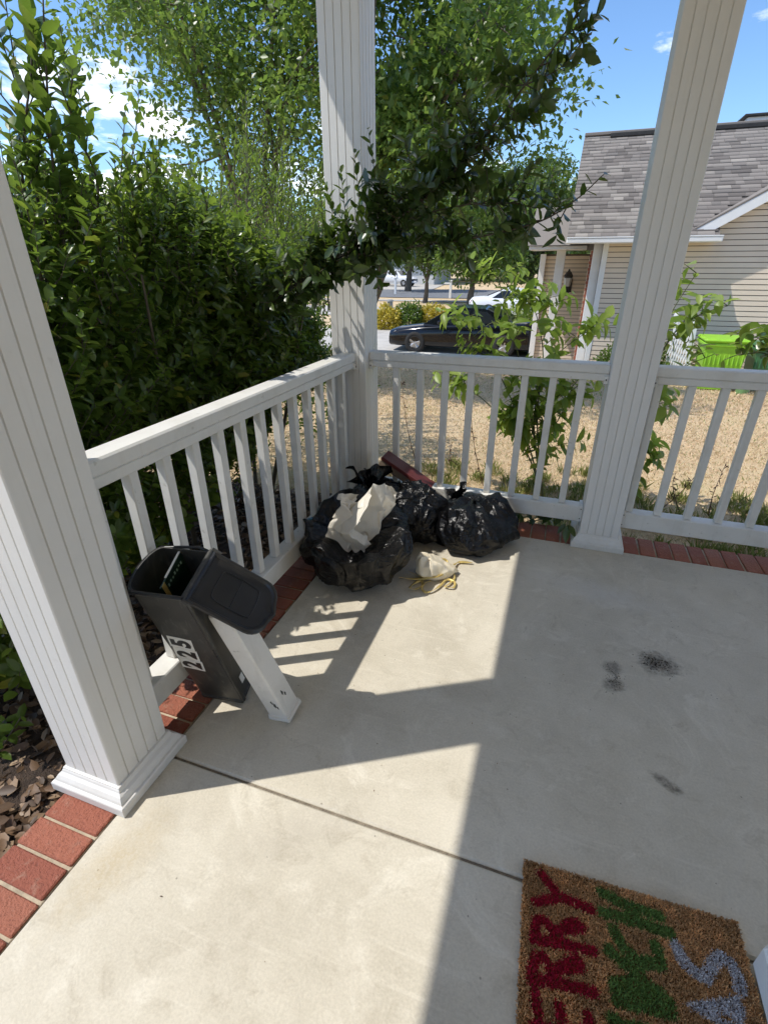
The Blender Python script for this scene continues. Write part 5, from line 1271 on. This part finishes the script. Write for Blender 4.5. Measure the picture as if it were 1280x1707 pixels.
bc = at(1197, 600, 1, 8.9)
wheelie_bin((bc[0], 8.9, gz(0, 8.9) - .03), .72, .7, 1.0, (0.28, 0.56, 0.03), 'lime green ribbed wheelie bin standing by the beige siding')
bc2 = at(1268, 600, 1, 9.1)
wheelie_bin((bc2[0] + .12, 9.1, gz(0, 9.1) - .03), .66, .6, .92, (0.05, 0.16, 0.06), 'dark green wheelie bin half hidden by the vine')
tc_ = at(1236, 652, 1, 8.45); tub = thing('plant_tub', (tc_[0], 8.45, gz(0, 8.45) - .03), 'small pale green plastic tub on the lawn below the bin', 'tub')
rings('tub', (tc_[0], 8.45, gz(0, 8.45) - .03), [(.10, 0), (.13, .22), (.145, .225), (.145, .26), (.12, .26), (.11, .24)], m_simple('pale_green_plastic', (0.18, 0.34, 0.14), 0.5, 12, 0.1, 0), tub, 18)

# ------------------------------------------------------------------ cars
M_GLASS = m_simple('tinted_car_glass', (0.015, 0.017, 0.02), 0.06, 5, 0.1, 0)
M_TYRE = m_simple('tyre_rubber', (0.02, 0.02, 0.02), 0.85, 30, 0.2, 0.1)
M_RIM = m_simple('alloy_rim', (0.45, 0.45, 0.46), 0.3, 20, 0.1, 0, metal=0.8)
M_LAMP = m_simple('lamp_lens', (0.55, 0.57, 0.6), 0.1, 20, 0.1, 0)
M_TAIL = m_simple('tail_lens', (0.35, 0.02, 0.02), 0.15, 20, 0.1, 0)
def car(label, loc, heading, paint, kind='sedan', group=None, name='parked_car'):
    t = thing(name, tuple(loc), label, 'truck' if kind == 'pickup' else 'car', group)
    c, s = math.cos(heading), math.sin(heading)
    def W(x, y, z): return (loc[0] + x * c - y * s, loc[1] + x * s + y * c, loc[2] + z)
    hw = .90 if kind == 'sedan' else .98; k = 1.0 if kind == 'sedan' else 1.28
    if kind == 'sedan':
        st = [(0, .60, .80), (.06, .68, .90), (.35, .74, .97), (1.25, .86, 1), (2.2, .93, 1), (3.4, .96, 1), (4.1, .99, .99), (4.65, .95, .93), (4.78, .80, .86)]
        cab = [(1.18, .90), (2.0, 1.36), (2.45, 1.42), (3.05, 1.40), (3.95, .99)]
    else:
        st = [(0, .85, .86), (.08, 1.0, .95), (.4, 1.08, 1), (1.35, 1.15, 1), (2.2, 1.18, 1), (3.4, 1.2, 1), (4.2, 1.2, 1), (5.4, 1.2, .98), (5.5, 1.0, .95)]
        cab = [(1.3, 1.16), (2.0, 1.78), (2.5, 1.84), (3.2, 1.82), (3.5, 1.2)]
    V = []; F = []; n = 13; lo = .20 if kind == 'sedan' else .42
    for x, zt, w in st:
        w *= hw; zm = lo + (zt - lo) * .5
        half = [(w * .80, lo), (w * .95, lo + .06), (w, zm - .08), (w, zm + .08), (w * .975, zt - .10), (w * .90, zt - .02)]
        V += [W(x, y, z_) for y, z_ in half] + [W(x, 0, zt + .025)] + [W(x, -y, z_) for y, z_ in half[::-1]]
    for i in range(len(st) - 1):
        for j in range(n - 1): F.append((i * n + j, i * n + j + 1, (i + 1) * n + j + 1, (i + 1) * n + j))
        F.append((i * n + n - 1, i * n, (i + 1) * n, (i + 1) * n + n - 1))
    F.append(tuple(range(n))); F.append(tuple(range((len(st) - 1) * n, len(st) * n))[::-1])
    obj('body', mesh_py('body', V, F, paint, True), t)
    V = []; F = []; m_ = 5
    zb = cab[0][1] - .06
    for i, (x, z_) in enumerate(cab):
        end = i in (0, len(cab) - 1); wb = hw * .93; wt = hw * (.88 if end else .70)
        V += [W(x, wb, zb), W(x, wt, z_ - (.0 if end else .04)), W(x, 0, z_ + (0 if end else .02)), W(x, -wt, z_ - (.0 if end else .04)), W(x, -wb, zb)]
    for i in range(len(cab) - 1):
        for j in range(m_ - 1): F.append((i * m_ + j, i * m_ + j + 1, (i + 1) * m_ + j + 1, (i + 1) * m_ + j))
    obj('cabin', mesh_py('cabin', V, F, paint, False), t)
    def panel(nm, pts, mat, th=.012):
        P = np.array([W(*q) for q in pts]); nn = nrm(np.cross(P[1] - P[0], P[2] - P[0])); ce = P.mean(0); cc_ = np.array(W(2.5, 0, .8)); nn = nn if (ce - cc_) @ nn > 0 else -nn
        Q = np.vstack([P + nn * th, P - nn * th]); k_ = len(P); me = mesh_py(nm, Q, [tuple(range(k_)), tuple(range(k_, 2 * k_))[::-1]] + [(i, (i + 1) % k_, k_ + (i + 1) % k_, k_ + i) for i in range(k_)], mat)
        return obj(nm, me, t)
    (x0, z0), (x1, z1), (x2, z2), (x3, z3), (x4, z4) = cab
    def side(x, f, sg):
        zr = np.interp(x, [q[0] for q in cab], [q[1] for q in cab]); zt = zr - .04; wb, wt = hw * .93, hw * np.interp(x, [x0, x1, x3, x4], [.88, .70, .70, .88]); return (x, sg * (wb + (wt - wb) * f), zb + (zt - zb) * f)
    for sg in (-1, 1):
        a0, a1 = x0 + .42, x1 + .10; bm = (x1 + x3) / 2 + .12
        panel('side_window', [side(a0, .30, sg), side(bm - .05, .22, sg), side(bm - .05, .88, sg), side(a1, .88, sg)], M_GLASS)
        panel('side_window', [side(bm + .05, .22, sg), side(x4 - .35, .36, sg), side(x3 + .06, .88, sg), side(bm + .05, .88, sg)], M_GLASS)
        panel('door_handle', [(bm - .22, sg * hw * 1.0, zb - .06), (bm - .05, sg * hw * 1.0, zb - .06), (bm - .05, sg * hw * 1.0, zb - .03), (bm - .22, sg * hw * 1.0, zb - .03)], paint, .02)
        panel('headlight', [(.12, sg * hw * .62, st[1][1] - .04), (.02, sg * hw * .60, st[0][1] - .10), (.05, sg * hw * .86, st[0][1] - .12), (.28, sg * hw * .90, st[1][1] - .02)], M_LAMP, .03)
        L_ = st[-1][0]; panel('tail_lamp', [(L_ - .02, sg * hw * .62, st[-2][1] - .12), (L_ - .02, sg * hw * .60, st[-2][1] - .30), (L_ - .08, sg * hw * .88, st[-2][1] - .28), (L_ - .14, sg * hw * .92, st[-2][1] - .12)], M_TAIL, .03)
        obox('mirror', W(x0 + .55, sg * hw * 1.04, zb + .12), ((c, s, 0), (-s, c, 0), (0, 0, 1)), (.12, .2, .13), paint, t, .03)
        for wx in (.92, st[-1][0] - 1.05):
            R_ = .33 if kind == 'sedan' else .40; th_ = np.linspace(0, 2 * np.pi, 24, endpoint=False); V = []; F = []
            prof = [(.55, .0), (R_ * .62 / R_, .012), (.68, .0), (.98, .0), (1.0, .03), (1.0, .19), (.9, .22), (0.3, .22)]
            for rf, dy in prof: V += [W(wx + R_ * rf * math.cos(q), sg * (hw * 1.005 - dy), R_ + R_ * rf * math.sin(q)) for q in th_]
            for i in range(len(prof) - 1):
                for j in range(24): F.append((i * 24 + j, i * 24 + (j + 1) % 24, (i + 1) * 24 + (j + 1) % 24, (i + 1) * 24 + j))
            w_ = obj('wheel', mesh_py('wheel', V, F, M_TYRE, True), t)
            V = [W(wx, sg * (hw * 1.005 - .03), R_)]; F = []
            for j in range(20): q = 2 * np.pi * j / 20; r_ = R_ * (.66 if j % 4 < 2 else .62); V.append(W(wx + r_ * math.cos(q), sg * (hw * 1.005 - (.012 if j % 4 < 2 else .05)), R_ + r_ * math.sin(q)))
            for j in range(20): F.append((0, 1 + j, 1 + (j + 1) % 20))
            obj('rim', mesh_py('rim', V, F, M_RIM), w_)
    panel('windscreen', [(x0 + .10, hw * .80, z0 + (z1 - z0) * .12 - .02), (x1 - .05, hw * .66, z1 - .06), (x1 - .05, -hw * .66, z1 - .06), (x0 + .10, -hw * .80, z0 + (z1 - z0) * .12 - .02)], M_GLASS, .03)
    panel('rear_window', [(x4 - .10, hw * .78, z4 + (z3 - z4) * .14), (x3 + .06, hw * .64, z3 - .05), (x3 + .06, -hw * .64, z3 - .05), (x4 - .10, -hw * .78, z4 + (z3 - z4) * .14)], M_GLASS, .03)
    if kind == 'pickup': panel('bed_well', [(3.6, hw * .8, 1.235), (5.35, hw * .8, 1.235), (5.35, -hw * .8, 1.235), (3.6, -hw * .8, 1.235)], M_DARK, .005)
    return t
def m_paint(name, c, rough=0.12):
    t = NT(name); t.set(c, rough, coat=0.25, spec=0.35); return t.m
BLACK = m_paint('black_car_paint', (0.004, 0.004, 0.006)); WHITEP = m_paint('white_car_paint', (0.75, 0.76, 0.78), .25)
n0_ = at(643, 575, 1, 13.3)
car('glossy black saloon parked on the neighbouring drive beyond the railing', (n0_[0] + .05, 14.2, -1.20), 0, BLACK)
w0 = at(782, 500, 1, 25.6); car('white saloon parked beyond the black car', (w0[0] + 4.75, 26.5, -1.2), math.pi, WHITEP, group='white cars on the apron')
w1 = at(838, 478, 1, 34.0); car('white saloon further along near the street behind the yellow-green bush', (w1[0], 35.0, -1.2), 0.05, WHITEP, group='white cars on the apron')
w2 = at(690, 478, 2, -1.2); car('white pickup truck on the drive across the street', (w2[0], w2[1], -1.2), math.pi - .25, WHITEP, 'pickup')

# mailbox posts across the street, stump by the yellow shrubs
def street_post(u, v, h, label, arm=True):
    b = at(u, v, 2, -1.2); t = thing('mailbox_post', tuple(b), label, 'post', 'posts along the far street')
    box('post', b[0] - .09, b[0] + .09, b[1] - .09, b[1] + .09, -1.25, -1.2 + h, M_TRIM, t, .01)
    if arm: box('arm', b[0] - .55, b[0] - .092, b[1] - .07, b[1] + .07, -1.2 + h * .82, -1.2 + h * .92, M_TRIM, t, .01)
    box('cap', b[0] - .13, b[0] + .13, b[1] - .13, b[1] + .13, -1.2 + h + .002, -1.2 + h + .08, M_TRIM, t, .01)
street_post(659, 490, 1.3, 'white mailbox post by the drive with the white pickup', False)
street_post(750, 497, 1.25, 'white mailbox post with side arm between the street trees')
sb = at(650, 524, 2, -1.2); st_ = thing('utility_post', tuple(sb), 'short grey utility post behind the golden shrubs', 'post')
rings('post', sb, [(.16, -.05), (.16, .62), (.14, .66)], m_simple('grey_utility_plastic', (0.22, 0.22, 0.20), 0.7, 10, 0.2, 0), st_, 14)
rings('cap', sb, [(.185, .66), (.185, .74), (.12, .78)], m_simple('grey_cap', (0.30, 0.30, 0.28), 0.7, 10, 0.2, 0), st_, 14)
# pale house across the street, glimpsed between the trees
fh = thing('far_house', (-26, 82, -1.2), 'pale house across the street glimpsed between trees', 'house')
box('wall', -36, -16, 66, 76, -1.3, 3.2, m_simple('pale_far_siding', (0.62, 0.62, 0.60), 0.7, 1, 0.05, 0), fh, .05)
V = [(-37, 65, 3.2), (-15, 65, 3.2), (-15, 77, 3.2), (-37, 77, 3.2), (-37, 71, 7), (-15, 71, 7)]
obj('roof', mesh_py('roof', V, [(0, 1, 5, 4), (2, 3, 4, 5), (0, 4, 3), (1, 2, 5), (3, 2, 1, 0)], M_SHINGLE), fh)
for x in (-34, -30, -25, -20):
    wi = box('window', x, x + 1.4, 65.93, 65.99, .2, 1.9, M_TRIM, fh, .02); box('pane', x + .12, x + 1.28, 65.90, 65.935, .32, 1.78, M_GLASS, wi, .01)
gd = box('garage_door', -22.8, -21.0, 65.93, 65.99, -1.15, 1.0, M_TRIM, fh, .02)
